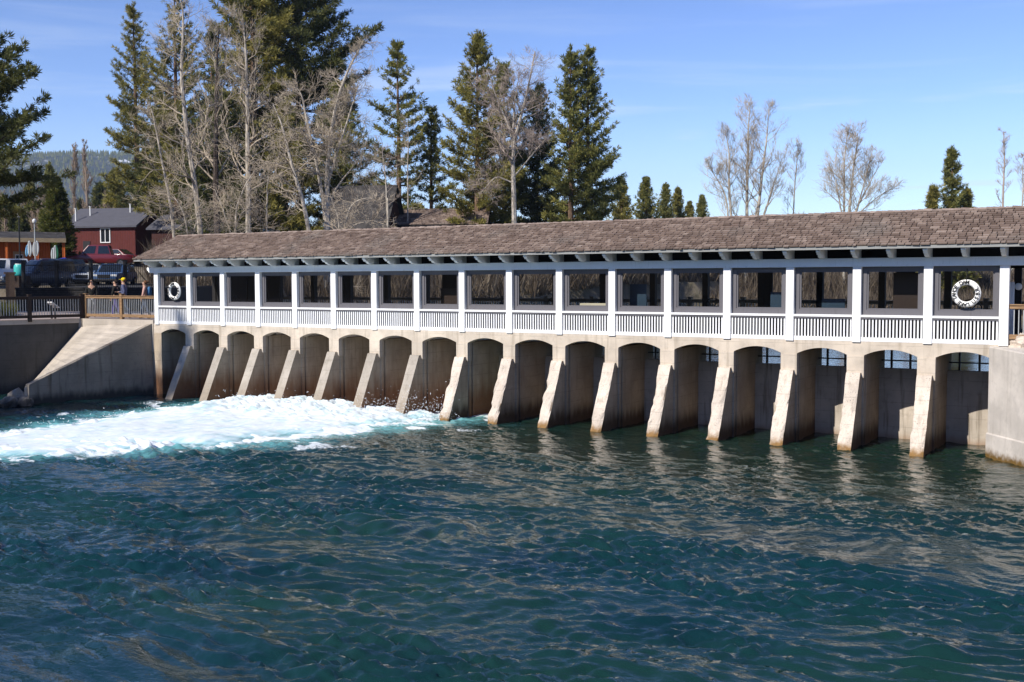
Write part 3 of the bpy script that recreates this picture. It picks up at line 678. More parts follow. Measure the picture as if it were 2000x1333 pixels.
# ------------------------------------------------------------------ bank walls
wd_ = np.array([-.2, -.98]); W0 = np.array([-36.97, .1]); W1 = W0+wd_*5.4
wing = thing('wing_wall', 'stained sloping concrete wing wall below the timber fence, left of the first gate', 'wall', (*W0, 0))
ww = MB(); nx_ = np.array([wd_[1], -wd_[0]])*.35
V = []
for i in range(25):
    p = W0+(W1-W0)*i/24.; V += [(*p, -2), (*(p+nx_), -2), (*p, 3.0-2.28*i/24.), (*(p+nx_), 3.0-2.28*i/24.)]
ww.add(V, [f for i in range(24) for f in ((4*i, 4*i+4, 4*i+6, 4*i+2), (4*i+2, 4*i+6, 4*i+7, 4*i+3), (4*i+1, 4*i+3, 4*i+7, 4*i+5))]+[(96, 97, 99, 98), (0, 2, 3, 1)])
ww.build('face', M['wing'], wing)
g = MB()   # raised curb along the slope of the wall
n0 = nx_*.8; e0_ = nx_*.06
g.add([(*(W0-e0_), 3.002), (*(W1-e0_), .722), (*(W1+n0), .722), (*(W0+n0), 3.002), (*(W0-e0_), 3.07), (*(W1-e0_), .79), (*(W1+n0), .79), (*(W0+n0), 3.07)], BOXF)
g.build('coping', M['wing'], wing)
# sunlit concrete apron between the wing wall and the bank wall
Bk = lambda s, z: (AX+dB[0]*s+.05, AY+dB[1]*s, z)
tip = W1
g = MB(); rows = 12
for i in range(rows+1):
    f = i/rows; a = np.array([-41.62, .22, 3.02])*(1-f)+np.array(Bk(2.55, .33))*f; b = np.array([-36.95, .2, 3.02])*(1-f)+np.array([tip[0]-.15, tip[1]-.1, .66])*f
    g.v.append(np.array([a, b, a+[0, 0, -1.5], b+[0, 0, -1.5]])); g.t.append(np.full(4, .5)); g.n += 4
    if i: 
        k = (i-1)*4; g.f.append(np.array([[k, k+4, k+5, k+1], [k+1, k+5, k+7, k+3], [k, k+2, k+6, k+4]]))
ap = g.build('concrete_apron', M['slope']); tag(ap, 'sunlit sloping concrete apron below the timber fence corner', 'apron')
bank = thing('bank_wall', 'tall dark concrete retaining wall along the left river bank under the fence', 'wall', (AX, AY, 0))
g = MB(); n_ = np.array([dB[1], -dB[0]])
if n_[0] > 0: n_ = -n_
P0 = np.array([AX, AY]); P1_ = P0+dB*8.4
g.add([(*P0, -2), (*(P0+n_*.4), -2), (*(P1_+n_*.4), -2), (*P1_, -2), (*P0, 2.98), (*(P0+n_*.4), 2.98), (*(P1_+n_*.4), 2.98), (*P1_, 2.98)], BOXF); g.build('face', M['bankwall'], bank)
g = MB(); e_ = -n_*.06
g.add([(*(P0+e_), 2.982), (*(P0+n_*.5), 2.982), (*(P1_+n_*.5), 2.982), (*(P1_+e_), 2.982), (*(P0+e_), 3.165), (*(P0+n_*.5), 3.165), (*(P1_+n_*.5), 3.165), (*(P1_+e_), 3.165)], BOXF); g.build('curb', M['slope'], bank)
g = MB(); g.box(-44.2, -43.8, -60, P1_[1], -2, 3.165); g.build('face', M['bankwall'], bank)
g = MB(); g.box(-41.78, -41.5, .02, .21, 2.45, 3.18); g.build('end_pilaster', M['slope'], bank)
g = MB(); g.box(-41.6, -36.9, .02, .20, 1.8, 3.185); fw = g.build('head_wall', M['slope']); tag(fw, 'low pale concrete wall carrying the sunlit timber fence', 'wall')
# right abutment
rb = thing('abutment_block', 'pale concrete abutment wall at the right end of the dam, brown at the waterline', 'wall', (-3.85, 0, 0))
dR = np.array([.60, -.80]); A0 = np.array([-3.86, -.04]); A1 = A0+dR*9; nr = np.array([.80, .60])
g = MB(); g.add([(*A0, -2), (*A1, -2), (*(A1+nr*3), -2), (*(A0+nr*1.2), -2), (*A0, 3.0), (*A1, 2.6), (*(A1+nr*3), 2.6), (*(A0+nr*1.2), 3.0)], BOXF); bevel(g.build('face', M['abut'], rb), .03, 2)
g = MB(); A0b, A1b = A0-nr*.03-dR*.02, A1-nr*.03; g.add([(*A0b, -2), (*A1b, -2), (*(A1b+nr*.028), -2), (*(A0b+nr*.058), -2), (*A0b, .62), (*A1b, .62), (*(A1b+nr*.028), .66), (*(A0b+nr*.058), .66)], BOXF); bevel(g.build('footing', M['abut'], rb), .015)
g = MB(); g.box(-3.2, 3, .3, 2.4, -2, 3.0); g.build('core', M['abut'], rb)

# ------------------------------------------------------------------ trees
def unit(v): return v/(np.linalg.norm(v, axis=-1, keepdims=True)+1e-9)
def needles(g, C, D, rs, n=12, ln=(.26, .42), wd=.035, spread=.9, up=.25):
    """a burst of n slim needle bundles at every centre C, leaning along D"""
    m = len(C)
    if m == 0: return
    d = D[:, None, :]*.8+rs.normal(0, spread, (m, n, 3))*.75; d[..., 2] += up; d = unit(d)
    L = rs.uniform(ln[0], ln[1], (m, n, 1)); side = unit(np.cross(d, rs.normal(0, 1, (m, n, 3))))
    c = C[:, None, :]+rs.normal(0, .05, (m, n, 3)); w_ = wd*rs.uniform(.7, 1.3, (m, n, 1))
    V = np.stack([c, c+d*L*.5+side*w_, c+d*L, c+d*L*.5-side*w_], 2).reshape(-1, 3)
    F = np.arange(m*n)[:, None]*4+np.arange(4)[None, :]
    t = np.clip(rs.normal(.42, .22, (m, 1, 1))+rs.normal(0, .12, (m, n, 1)), 0, 1)
    g.add(V, F, np.repeat(t.ravel(), 4))
def conifer(label, loc, H, R, cb, seed, mat='needle', step=.33, nb=(5, 6), gap=.031, tl=(.28, .46), tw=.034, nn=17, shape='pine', group=None, name='pine_tree', barkm='pinebark', sub=0, irregular=.28, leaders=None, sunny=None):
    rs = np.random.RandomState(seed); r = thing(name, label, 'tree', loc, 0, group)
    root = np.array(loc, float); zt = np.linspace(0, H, 9); wob = np.cumsum(rs.normal(0, .012*H/9, (9, 2)), 0); wob -= wob[0]
    def trunk(z): return np.array([np.interp(z, zt, wob[:, 0]), np.interp(z, zt, wob[:, 1]), z])
    r0 = .05+H*.0135; gt = MB(); gb = MB()
    gt.tube([root+trunk(z) for z in zt], [r0*(1-.93*z/H)+.012 for z in zt], 8)
    C, D = [], []
    z = cb*H
    while z < H*.985:
        t_ = (z-cb*H)/(H-cb*H)
        if shape == 'pine': pr = (1-t_)**.72*min(1, .62+1.6*t_)
        elif shape == 'fir': pr = (1-t_)**.95
        else: pr = math.sqrt(max(0, 1-(abs(t_-.40)/.62)**2.0))
        for b in range(rs.randint(nb[0], nb[1]+1)):
            az = rs.uniform(0, 2*PI); L = R*pr*rs.uniform(1-irregular, 1+irregular*.8)+.12
            if rs.rand() < .06: L *= 1.25
            if rs.rand() < .05: L *= .5
            e0 = -.28+1.05*t_+rs.normal(0, .12); cu = rs.uniform(.18, .42)
            dr = np.array([math.cos(az), math.sin(az), 0]); pts = []
            dz = rs.normal(0, .06, 2)
            for j in range(6):
                u = j/5; pts.append(trunk(z)+dr*L*u+np.array([-dr[1], dr[0], 0])*dz[0]*L*u*u*2+np.array([0, 0, L*(e0*u+cu*u*u)]))
            pts = np.array(pts); gt.tube(pts+root, np.linspace(.016+.014*L, .008, 6), 4, .5, False)
            # tufts out along the branch and on short side shoots
            k = max(3, int(L*.80/step)); us = np.linspace(.22 if L < 1.2 else .30, 1., k)
            for u in us:
                p = np.array([np.interp(u, np.linspace(0, 1, 6), pts[:, q]) for q in range(3)]); tg = unit(dr+np.array([0, 0, e0+2*cu*u])*.8)
                C.append(p); D.append(tg)
                for sgn in (-1, 1):
                    if rs.rand() < .62 and u < .97:
                        sl_ = L*rs.uniform(.10, .28)*(1.15-u*.6); sd_ = unit(tg*.7+sgn*np.array([-dr[1], dr[0], 0])*.9+np.array([0, 0, .2]))
                        e_ = p+sd_*sl_; C.append(e_); D.append(sd_)
                        if sl_ > .35: C.append(p+sd_*sl_*.5); D.append(sd_)
        z += H*gap*rs.uniform(.65, 1.25)
    for i in range(6): C.append(trunk(H*(.955+.009*i))); D.append(np.array([0, 0, 1.]))
    C = np.array(C)+root; D = np.array(D)
    needles(gb, C, D, rs, nn, tl, tw)
    gt.build('trunk', M[barkm], r); gb.build('crown', M[mat], r); return r
def P3(px, y, dep): return at(px, y, dep)
def gz(P): return float(ground(np.array([P[0]]), np.array([P[1]]))[0])
def pine_at(label, px, ytop, dep, R, cb=.12, seed=1, **k):
    P = at(px, 500, dep); z0 = gz(P)-.1; H = at(px, ytop, dep)[2]-z0
    return conifer(label, (P[0], P[1], z0), H, R, cb, seed, **k)
pine_at('tall narrow pine at the left edge of the big tree group', 274, 15, 122, 4.3, .10, 11, mat='needle', tl=(.32, .52))
pine_at('tall pine rising just above the frame behind the palest bare trunk', 350, -16, 112, 5.0, .12, 12, mat='needle', tl=(.32, .52))
pine_at('narrow dark pine between the two tallest bare trees', 418, 52, 104, 3.9, .12, 13, mat='needle_dark', tl=(.32, .5))
pine_at('huge broad pine with its top out of frame, the tallest tree', 502, -150, 92, 5.38, .22, 14, mat='needle', tl=(.38, .6), tw=.04, gap=.026)
pine_at('round crowned dark pine overlapping the huge broad one on its right', 590, -70, 96, 5.50, .40, 15, mat='needle_dark', shape='round', tl=(.38, .58), tw=.04, gap=.026)
pine_at('dark pine filling behind the dense bare tree at the group right edge', 668, 168, 92, 4.00, .1, 16, mat='needle_blue', tl=(.32, .5))
pine_at('short olive pine low behind the leaning pale trunk', 560, 235, 88, 4.50, .05, 17, mat='needle', tl=(.32, .5))
pine_at('low dark pine behind the left bare trunks', 330, 170, 118, 5.4, .04, 18, mat='needle_dark', tl=(.3, .48))
pine_at('low dark pine between the bare trunks above the roof', 440, 190, 86, 4.00, .04, 19, mat='needle_dark', tl=(.3, .48))
pine_at('lone open pine with a bare lower trunk left of the low shingle roof', 781, 94, 92, 3.12, .30, 20, mat='needle_blue', irregular=.4, gap=.04)
pine_at('smaller dark pine right beside the lone open pine', 843, 218, 94, 2.38, .22, 21, mat='needle_blue', irregular=.38, gap=.045)
pine_at('tallest pointed pine of the middle group', 933, 70, 90, 4.0, .04, 22, mat='needle', tl=(.32, .5), gap=.029)
pine_at('pine with a lower top tucked behind the pointed one on its right', 986, 132, 95, 3.75, .06, 23, mat='needle_blue', tl=(.3, .48))
pine_at('dark pine directly behind the pinkish bare tree', 1050, 170, 96, 3.62, .05, 24, mat='needle_dark', tl=(.3, .48))
pine_at('left stem of the twin topped pine above the middle of the roof', 1116, 98, 90, 2.7, .10, 25, mat='needle_blue', tl=(.3, .48))
pine_at('right stem of the twin topped pine, its long low branch reaching right', 1148, 98, 91, 3.15, .08, 26, mat='needle_blue', irregular=.42, tl=(.3, .48))
pine_at('small spruce just right of the twin topped pine', 1213, 352, 118, 2.75, .02, 27, mat='needle', shape='fir', name='spruce_tree', tl=(.22, .36), tw=.03, gap=.026, nb=(6, 8), irregular=.2)
pine_at('small spruce second to the right of the twin topped pine', 1262, 348, 122, 2.88, .02, 28, mat='needle_blue', shape='fir', name='spruce_tree', tl=(.22, .36), tw=.03, gap=.026, nb=(6, 8), irregular=.2)
pine_at('slim far spruce with a pale tip above the roof', 1299, 360, 135, 2.38, .02, 29, mat='needle_blue', shape='fir', name='spruce_tree', tl=(.22, .36), tw=.03, gap=.026, nb=(6, 8), irregular=.2)
pine_at('slim far spruce right of the pale tipped one', 1323, 368, 138, 2.38, .02, 30, mat='needle', shape='fir', name='spruce_tree', tl=(.22, .36), tw=.03, gap=.026, nb=(6, 8), irregular=.2)
pine_at('tiny far spruce left of the pale cottonwood clump', 1371, 383, 150, 2.25, .02, 31, mat='needle_blue', shape='fir', name='spruce_tree', tl=(.22, .36), tw=.03, gap=.026, nb=(6, 8), irregular=.2)
pine_at('tiny far spruce touching the ridge left of the cottonwood clump', 1345, 396, 150, 2.25, .02, 32, mat='needle', shape='fir', name='spruce_tree', tl=(.22, .36), tw=.03, gap=.026, nb=(6, 8), irregular=.2)
pine_at('short dense pine standing alone above the right part of the roof', 1858, 292, 98, 1.69, .12, 33, mat='needle_blue', irregular=.2, gap=.034)
pine_at('low bushy pine at the left foot of the lone short pine', 1822, 366, 97, 1.19, .1, 34, mat='needle')
pine_at('low bushy pine at the right foot of the lone short pine', 1886, 372, 99, 1.12, .1, 35, mat='needle')
conifer('dark shaded pine at the left edge with long tufted branches', tuple(at(-38, 600, 54))[:2]+(3.1,), 14.5, 4.4, .36, 41, mat='needle_dark', step=.36, nb=(5, 7), gap=.032, tl=(.26, .40), tw=.03, nn=26, irregular=.45, barkm='darkbark')  # shade from other trees put into the darker needle and bark colours
pine_at('yellow green cedar beside the red house', 112, 350, 97, 1.7, .03, 42, mat='needle_yellow', shape='fir', name='cedar_tree', nb=(7, 9), gap=.02, tl=(.25, .4), irregular=.18)
# pines beyond the town: one prototype of each kind, copied
far = [(24, 402, 140), (62, 360, 170), (102, 322, 185), (200, 368, 200), (226, 340, 175), (5, 380, 160), (48, 420, 125), (283, 300, 150), (128, 372, 210), (-20, 360, 150), (160, 392, 190), (85, 410, 130)]
protos = {}
for i, (px, yt, dp_) in enumerate(far):
    P = at(px, 500, dp_); z0 = gz(P)-.2; H = at(px, yt, dp_)[2]-z0; kd = i % 3
    if kd not in protos:
        protos[kd] = (conifer('dark conifer in the wood behind the red house and the shop', (P[0], P[1], z0), H, H*.2, .05, 60+i, mat=('needle_dark', 'needle', 'needle_blue')[kd], tl=(.5, .8), tw=.09, step=.6, nn=9, gap=.045, shape='fir', group='conifers in the wood behind the town'), H)
    else:
        p, h0_ = protos[kd]; dup(p, (P[0], P[1], z0), rs.uniform(0, 6), None, H/h0_)

def bare(label, ctrl, r0, seed, n1=26, L1=2.6, n2=7, n3=5, up=.5, mat='aspen', twig='twig', start=.28, loc=None, name='bare_tree', group=None, stems=(), tw=.0078, side=None, droop=0., wide=1.):
    """leafless tree: trunk along ctrl (sideways, height, depth offset), limbs, branches, twigs"""
    rs = np.random.RandomState(seed); r = thing(name, label, 'tree', loc, 0, group); root = np.array(loc, float); gt = MB(); gb = MB()
    def world(c): c = np.array(c, float); return np.stack([c[:, 0]*RH[0]+c[:, 2]*FH[0], c[:, 0]*RH[1]+c[:, 2]*FH[1], c[:, 1]], -1)
    def limb(p, d, L, rad, lvl, seg):
        pts = [p]; d = unit(d)
        for i in range(seg):
            d = unit(d+rs.normal(0, .16, 3)+np.array([0, 0, up*.16-droop*.1])); pts.append(pts[-1]+d*L/seg)
        pts = np.array(pts); rr = np.linspace(rad, max(rad*.35, tw*.6), seg+1); gb.tube(pts+root, rr, 5 if lvl == 0 else 3, .5, False)
        nn = (n2, n3, 0)[lvl] if lvl < 2 else 0
        nn = int(nn*rs.uniform(.7, 1.3)) if nn else 0
        for k in range(nn):
            u = rs.uniform(.18, 1.0); p2 = np.array([np.interp(u*seg, np.arange(seg+1), pts[:, q]) for q in range(3)]); i = min(seg-1, int(u*seg)); t_ = unit(pts[i+1]-pts[i])
            o = unit(np.cross(t_, rs.normal(0, 1, 3))); d2 = t_*.75+o*rs.uniform(.5, 1.0)+np.array([0, 0, .25*up])
            limb(p2, d2, (L*(.58-.25*u) if lvl == 0 else L*rs.uniform(.35, .6)+.12), max(tw, rad*.42), lvl+1, 4 if lvl == 0 else 2)
    for si, (c, rr, m) in enumerate([(ctrl, r0, n1)]+list(stems)):
        W = world(c); tt = np.linspace(0, 1, len(W)); u = np.linspace(0, 1, 16); S = np.stack([np.interp(u, tt, W[:, q]) for q in range(3)], -1)
        for _ in range(2): S[1:-1] = (S[:-2]+2*S[1:-1]+S[2:])/4
        S[1:] += np.cumsum(rs.normal(0, .02, (15, 3)), 0)*np.array([1, 1, 0]); rad = rr*(1-.88*u)+.01
        gt.tube(S+root, rad, 7)
        for k in range(m):
            f = start+(1-start)*((k+rs.rand())/m); p = np.array([np.interp(f, u, S[:, q]) for q in range(3)]); i = min(14, int(f*15)); t_ = unit(S[i+1]-S[i])
            az = rs.uniform(0, 2*PI); o = np.array([math.cos(az), math.sin(az), 0])
            d = o*wide+t_*up+np.array([0, 0, .1]); L = L1*(1.12-.75*f)*rs.uniform(.55, 1.2)
            limb(p, d, L, max(.014, rr*(1-.85*f)*.42), 0, 6)
    gt.build('trunk', M[mat], r); gb.build('branches', M[twig], r); return r
def bare_at(label, pts, dep, r0, seed, **k):
    """pts: trunk line as picture points from the base up, turned into real offsets at that distance"""
    P = at(pts[0][0], 500, dep); z0 = gz(P)-.1; loc = (P[0], P[1], z0); s = dep/FPX
    def cv(pp, j=0): return [((x-pts[0][0])*s, at(x, y, dep)[2]-z0, j) for x, y in pp]
    c = cv(pts); c[0] = (c[0][0], 0, 0)
    st = []
    for q in k.pop('stems', ()):
        cc = cv(q[0], q[3] if len(q) > 3 else 0); st.append((cc, q[1], q[2]))
    return bare(label, c, r0, seed, loc=loc, stems=st, **k)
bare_at('tall pale bare tree with a gently curved trunk, the whitest on the left', [(398, 470), (388, 400), (371, 300), (358, 190), (356, 120), (366, 40), (352, -20)], 70, .20, 101, n1=34, L1=3.6, n2=8, n3=6, start=.2, up=.35)
bare_at('thin pale bare tree leaning left in front of the low dark pine', [(346, 470), (336, 400), (322, 320), (306, 235), (300, 215)], 68, .10, 102, n1=24, L1=2.8, n2=7, n3=5, start=.15, up=.25)
bare_at('dark barked bare tree with upswept forks between two pale ones', [(428, 470), (425, 380), (424, 300), (428, 200), (432, 110), (436, 60)], 73, .24, 103, n1=30, L1=3.6, n2=8, n3=6, mat='darkbark', up=.7, start=.25)
bare_at('tall straight white barked bare tree in the centre of the group', [(484, 470), (486, 380), (486, 280), (488, 190), (486, 110), (480, 40)], 71, .21, 104, n1=34, L1=3.7, n2=8, n3=6, start=.22, up=.5)
bare_at('leaning pale bare tree sloping up to the left', [(622, 470), (600, 410), (578, 350), (562, 290), (548, 240), (534, 205)], 67, .15, 105, n1=26, L1=2.9, n2=8, n3=6, start=.2, up=.35)
bare_at('dense many stemmed bare tree with a silvery crown at the right of the group', [(636, 470), (640, 400), (640, 330), (652, 260), (664, 190), (690, 130), (712, 90)], 69, .20, 106, n1=26, L1=3.0, n2=9, n3=7, start=.3, up=.3, stems=(([(636, 430), (628, 350), (606, 260), (592, 190), (582, 175)], .13, 20), ([(638, 380), (660, 300), (690, 220), (705, 170)], .10, 22), ([(640, 420), (655, 370), (690, 330), (715, 300)], .07, 14)), droop=.3)
bare_at('slender bare sapling low behind the gallery roof', [(520, 470), (524, 400), (530, 350), (526, 320)], 66, .05, 107, n1=20, L1=2.0, n2=6, n3=5, start=.1)
bare_at('low spreading bare shrub tree left of the leaning trunk', [(455, 470), (462, 410), (480, 360), (500, 330)], 65, .06, 108, n1=22, L1=2.4, n2=7, n3=5, start=.08, up=.2, stems=(([(455, 470), (440, 420), (424, 370)], .05, 14), ([(455, 470), (470, 420), (510, 390)], .04, 14)))
bare_at('low arching bare shrub in front of the grey barn', [(664, 480), (672, 430), (690, 395), (720, 385), (745, 400)], 63, .05, 109, n1=24, L1=1.7, n2=6, n3=5, start=.05, up=.1, stems=(([(664, 480), (660, 420), (650, 380)], .04, 14), ([(664, 480), (690, 440), (730, 430), (760, 445)], .035, 16)))
bare_at('bare thicket shrub at the left end of the gallery roof', [(372, 480), (368, 430), (352, 395), (335, 380)], 64, .05, 110, n1=22, L1=2.2, n2=6, n3=5, start=.08, up=.2, stems=(([(372, 480), (385, 430), (400, 390)], .04, 14),))
bare_at('pinkish bare tree with a straight grey trunk in the middle group', [(1006, 450), (1005, 390), (1004, 330), (1004, 280), (1022, 220), (1036, 160), (1047, 105)], 82, .22, 111, n1=24, L1=3.4, n2=9, n3=7, start=.33, up=.35, twig='twig_pink', stems=(([(1004, 300), (996, 250), (975, 200), (955, 140)], .10, 18), ([(1004, 285), (1003, 220), (1012, 150)], .09, 14), ([(1005, 345), (1040, 300), (1065, 270)], .06, 12), ([(1005, 360), (970, 345), (938, 380)], .06, 12)), droop=.2)
bare_at('slim white trunked bare tree beside the lone open pine', [(796, 420), (797, 350), (797, 290), (796, 235)], 88, .075, 112, n1=20, L1=1.8, n2=6, n3=4, start=.2, up=.4)
bare_at('thin bare tree nearest the tall grey barn post', [(757, 440), (755, 380), (752, 320), (750, 280)], 86, .07, 113, n1=22, L1=1.8, n2=6, n3=4, start=.2, up=.5, twig='twig_pink')
bare_at('three stemmed pale cottonwood, the biggest clump above the right roof', [(1457, 430), (1458, 370), (1459, 310), (1459, 250), (1461, 208)], 105, .18, 114, n1=34, L1=3.4, n2=8, n3=6, start=.12, up=.75, tw=.009, stems=(([(1478, 430), (1486, 350), (1496, 270), (1500, 215)], .15, 22), ([(1488, 430), (1506, 370), (1524, 310)], .11, 16)))
bare_at('pale forked cottonwood leaning left beside the three stemmed clump', [(1432, 430), (1420, 390), (1400, 350), (1384, 325)], 104, .10, 115, n1=22, L1=3.0, n2=8, n3=6, start=.15, up=.75, tw=.009, stems=(([(1428, 430), (1422, 360), (1424, 300), (1418, 262)], .13, 22),))
bare_at('small single pale cottonwood between the two clumps', [(1547, 430), (1550, 370), (1555, 320), (1558, 282)], 108, .08, 116, n1=28, L1=2.2, n2=7, n3=5, start=.1, up=.8, tw=.009)
bare_at('fan shaped many stemmed cottonwood over the right half of the roof', [(1650, 430), (1648, 370), (1646, 310), (1652, 258)], 102, .12, 117, n1=30, L1=3.0, n2=8, n3=6, start=.1, up=.75, tw=.009, stems=(([(1655, 430), (1664, 350), (1672, 290), (1674, 262)], .12, 20), ([(1662, 430), (1688, 370), (1712, 325)], .10, 16), ([(1664, 430), (1700, 395), (1736, 370)], .07, 12), ([(1646, 430), (1632, 370), (1622, 330)], .08, 14), ([(1668, 430), (1690, 340), (1698, 300)], .08, 14)))
bare_at('slim pale cottonwood right of the lone short pine', [(1954, 420), (1955, 360), (1956, 310), (1954, 262)], 100, .11, 118, n1=28, L1=1.7, n2=6, n3=5, start=.12, up=.9, tw=.009, mat='twig_pink', twig='twig_pink')
bare_at('slim pale cottonwood cut by the right picture edge', [(1996, 420), (1996, 360), (1994, 310)], 100, .09, 119, n1=26, L1=1.6, n2=6, n3=5, start=.12, up=.9, tw=.009, twig='twig_pink')
bare_at('left one of two tall tan poplars behind the red house', [(146, 430), (147, 380), (148, 335), (150, 290)], 165, .22, 120, n1=40, L1=2.2, n2=7, n3=5, start=.1, up=1.6, twig='twig_tan', tw=.022, name='poplar_tree', mat='twig_tan')
bare_at('right one of two tall tan poplars behind the red house', [(172, 430), (172, 380), (171, 335), (170, 284)], 165, .22, 121, n1=40, L1=2.2, n2=7, n3=5, start=.1, up=1.6, twig='twig_tan', tw=.022, name='poplar_tree', mat='twig_tan')
bp = bare('tan leafless tree in the thicket behind the red house', [(0, 0, 0), (.2, 3, 0), (.1, 7, 0), (.3, 9.5, 0)], .13, 122, n1=26, L1=2.2, n2=6, n3=4, start=.1, up=1.3, mat='twig_tan', twig='twig_tan', tw=.02, loc=tuple(at(205, 500, 150))[:2]+(gz(at(205, 500, 150)),), group='leafless trees in the thicket behind the town')
for i, (px, dp_, s_) in enumerate([(224, 155, 1.0), (240, 150, .95), (190, 160, .85), (118, 140, .75), (96, 150, .9), (75, 135, .8), (52, 140, .95), (30, 150, 1.), (12, 120, .8), (215, 140, .8), (258, 130, .8), (300, 125, .8), (135, 150, .8), (85, 165, 1.2), (320, 120, .7), (64, 118, .7)]):
    P = at(px, 500, dp_); dup(bp, (P[0], P[1], gz(P)-.1), i*1.3, None, s_)

rr = np.random.RandomState(31)
for i in range(22):
    px = 930+i*50+rr.uniform(-18, 18); dp_ = rr.uniform(101, 120); P = at(px, 500, dp_)
    dup(bp, (P[0], P[1], gz(P)-.1), i*1.7, 'small leafless tree on the far shore seen through the gallery panes', rr.uniform(.45, .68), group='leafless trees on the far shore')
# ------------------------------------------------------------------ dry brush along the shores (seen through the windows and above the roof)
def brush(name, label, n, pick, h, seed, mat='brush', wd=.03):
    rs = np.random.RandomState(seed); X, Y = pick(rs, n); Z = ground(X, Y)
    nb = 5; H = rs.uniform(h[0], h[1], n); az = rs.uniform(0, 2*PI, (n, nb)); ln = rs.uniform(.1, .7, (n, nb))
    B = np.stack([X, Y, Z-.1], -1)[:, None, :]+np.zeros((n, nb, 3)); d = unit(np.stack([np.cos(az)*ln, np.sin(az)*ln, np.ones_like(ln)], -1)); L = (H[:, None]*rs.uniform(.5, 1, (n, nb)))[..., None]
    s = unit(np.cross(d, rs.normal(0, 1, (n, nb, 3)))); w_ = wd*rs.uniform(.6, 1.4, (n, nb, 1)); mid = B+d*L*.55+rs.normal(0, .08, (n, nb, 3)); tip = B+d*L+rs.normal(0, .15, (n, nb, 3))*H[:, None, None]*.3
    V = np.stack([B-s*w_, B+s*w_, mid+s*w_*.7, tip, mid-s*w_*.7], 2).reshape(-1, 3)
    F = np.arange(n*nb)[:, None]*5+np.arange(5)[None, :]; g = MB(); g.add(V, F, np.repeat(np.clip(rs.normal(.5, .25, n), 0, 1), nb*5)); tag(g.build(name, M[mat]), label, 'brush', kind='stuff')
def band(p0, p1, d0, d1):
    def f(rs, n):
        px = rs.uniform(p0, p1, n); d = rs.uniform(d0, d1, n); r = (px-1000)/FPX*d; return FH[0]*d+RH[0]*r, -CD+FH[1]*d+RH[1]*r
    return f
brush('brush', 'dry leafless brush on the far shore seen through the gallery panes', 9000, band(900, 2050, 100, 120), (1.5, 4.5), 5, wd=.05)
brush('brush', 'low dry scrub along the waterline of the far shore', 6500, band(1050, 2050, 80, 104), (.7, 2.6), 15, wd=.04)
brush('brush', 'tangled bare undergrowth below the pines above the left half of the roof', 6500, band(300, 1240, 66, 100), (1.2, 3.6), 6, wd=.03)
brush('brush', 'dry bushes on the slope behind the red house', 2500, band(-60, 360, 116, 170), (1.5, 4.), 7, wd=.06)

# ------------------------------------------------------------------ buildings behind the left bank
def siding(name, c):
    t = NT(name); w_ = t.n('ShaderNodeTexWave'); w_.bands_direction = 'X'; t.L.new(t.obj(), w_.inputs[0]); w_.inputs['Scale'].default_value = 1.6; w_.inputs['Distortion'].default_value = .1
    col = t.mix(t.noise(1.3, detail=5), tuple(q*.7 for q in c), tuple(q*1.15 for q in c)); col = t.mix(t.math('MULTIPLY', t.ramp(w_.outputs['Fac'], .1, 0.), .6), col, tuple(q*.35 for q in c))
    return t.done(col, .8, t.bump(w_.outputs['Fac'], .4, .03), .2)
M['redside'] = siding('dark_red_siding', (.105, .024, .02)); M['orangeside'] = siding('orange_red_siding', (.48, .12, .03)); M['brownside'] = siding('brown_siding', (.06, .024, .02))
M['asphaltroof'] = plain('grey_roofing', (.085, .085, .10), .9, .1, 0, .2, 2., .3)
t = NT('old_mottled_roofing'); a = t.noise(1.3, detail=7, rough=.7); col = t.mix(t.ramp(a, .3, .7), (.022, .02, .021), (.075, .07, .066)); col = t.mix(t.ramp(t.noise(.9, detail=8, rough=.7), .63, .70), col, (.55, .55, .57)); M['oldroof'] = t.done(col, .9, None, .1)
M['tan'] = plain('tan_door_paint', (.34, .22, .12), .6); M['trim'] = plain('white_trim', (.72, .72, .70), .5)
def house(name, label, loc, rz, W, Dp, h, rise, over, wallm, roofm, ridge_snow=False):
    """gable house, ridge along local x, front wall at local y=0"""
    r = thing(name, label, 'building', (0, 0, 0)); g = MB()
    g.prism([(0, 0), (Dp, 0), (Dp, h), (Dp/2, h+rise), (0, h)], 'x', 0, W); g.build('wall', M[wallm], r)
    sl_ = rise/(Dp/2); g = MB(); o = over
    for a, b in (((-o, h-o*sl_), (Dp/2, h+rise)), ((Dp+o, h-o*sl_), (Dp/2, h+rise))):
        g.add([(-o, a[0], a[1]+.03), (W+o, a[0], a[1]+.03), (W+o, b[0], b[1]+.03), (-o, b[0], b[1]+.03), (-o, a[0], a[1]+.2), (W+o, a[0], a[1]+.2), (W+o, b[0], b[1]+.2), (-o, b[0], b[1]+.2)], BOXF)
    rf = g.build('roof', M[roofm], r)
    return r, rf
def win(r, x, z, w_, h_, y=0., name='window'):
    g = MB(); f = .09
    for a in ((x, x+w_, z, z+f), (x, x+w_, z+h_-f, z+h_), (x, x+f, z+f, z+h_-f), (x+w_-f, x+w_, z+f, z+h_-f), (x+w_/2-.035, x+w_/2+.035, z+f, z+h_-f)): g.box(a[0], a[1], y-.08, y+.02, a[2], a[3])
    o = g.build(name, M['trim'], r); g = MB(); g.box(x+f, x+w_-f, y-.02, y-.002, z+f, z+h_-f); g.build('pane', M['carglass'], o)
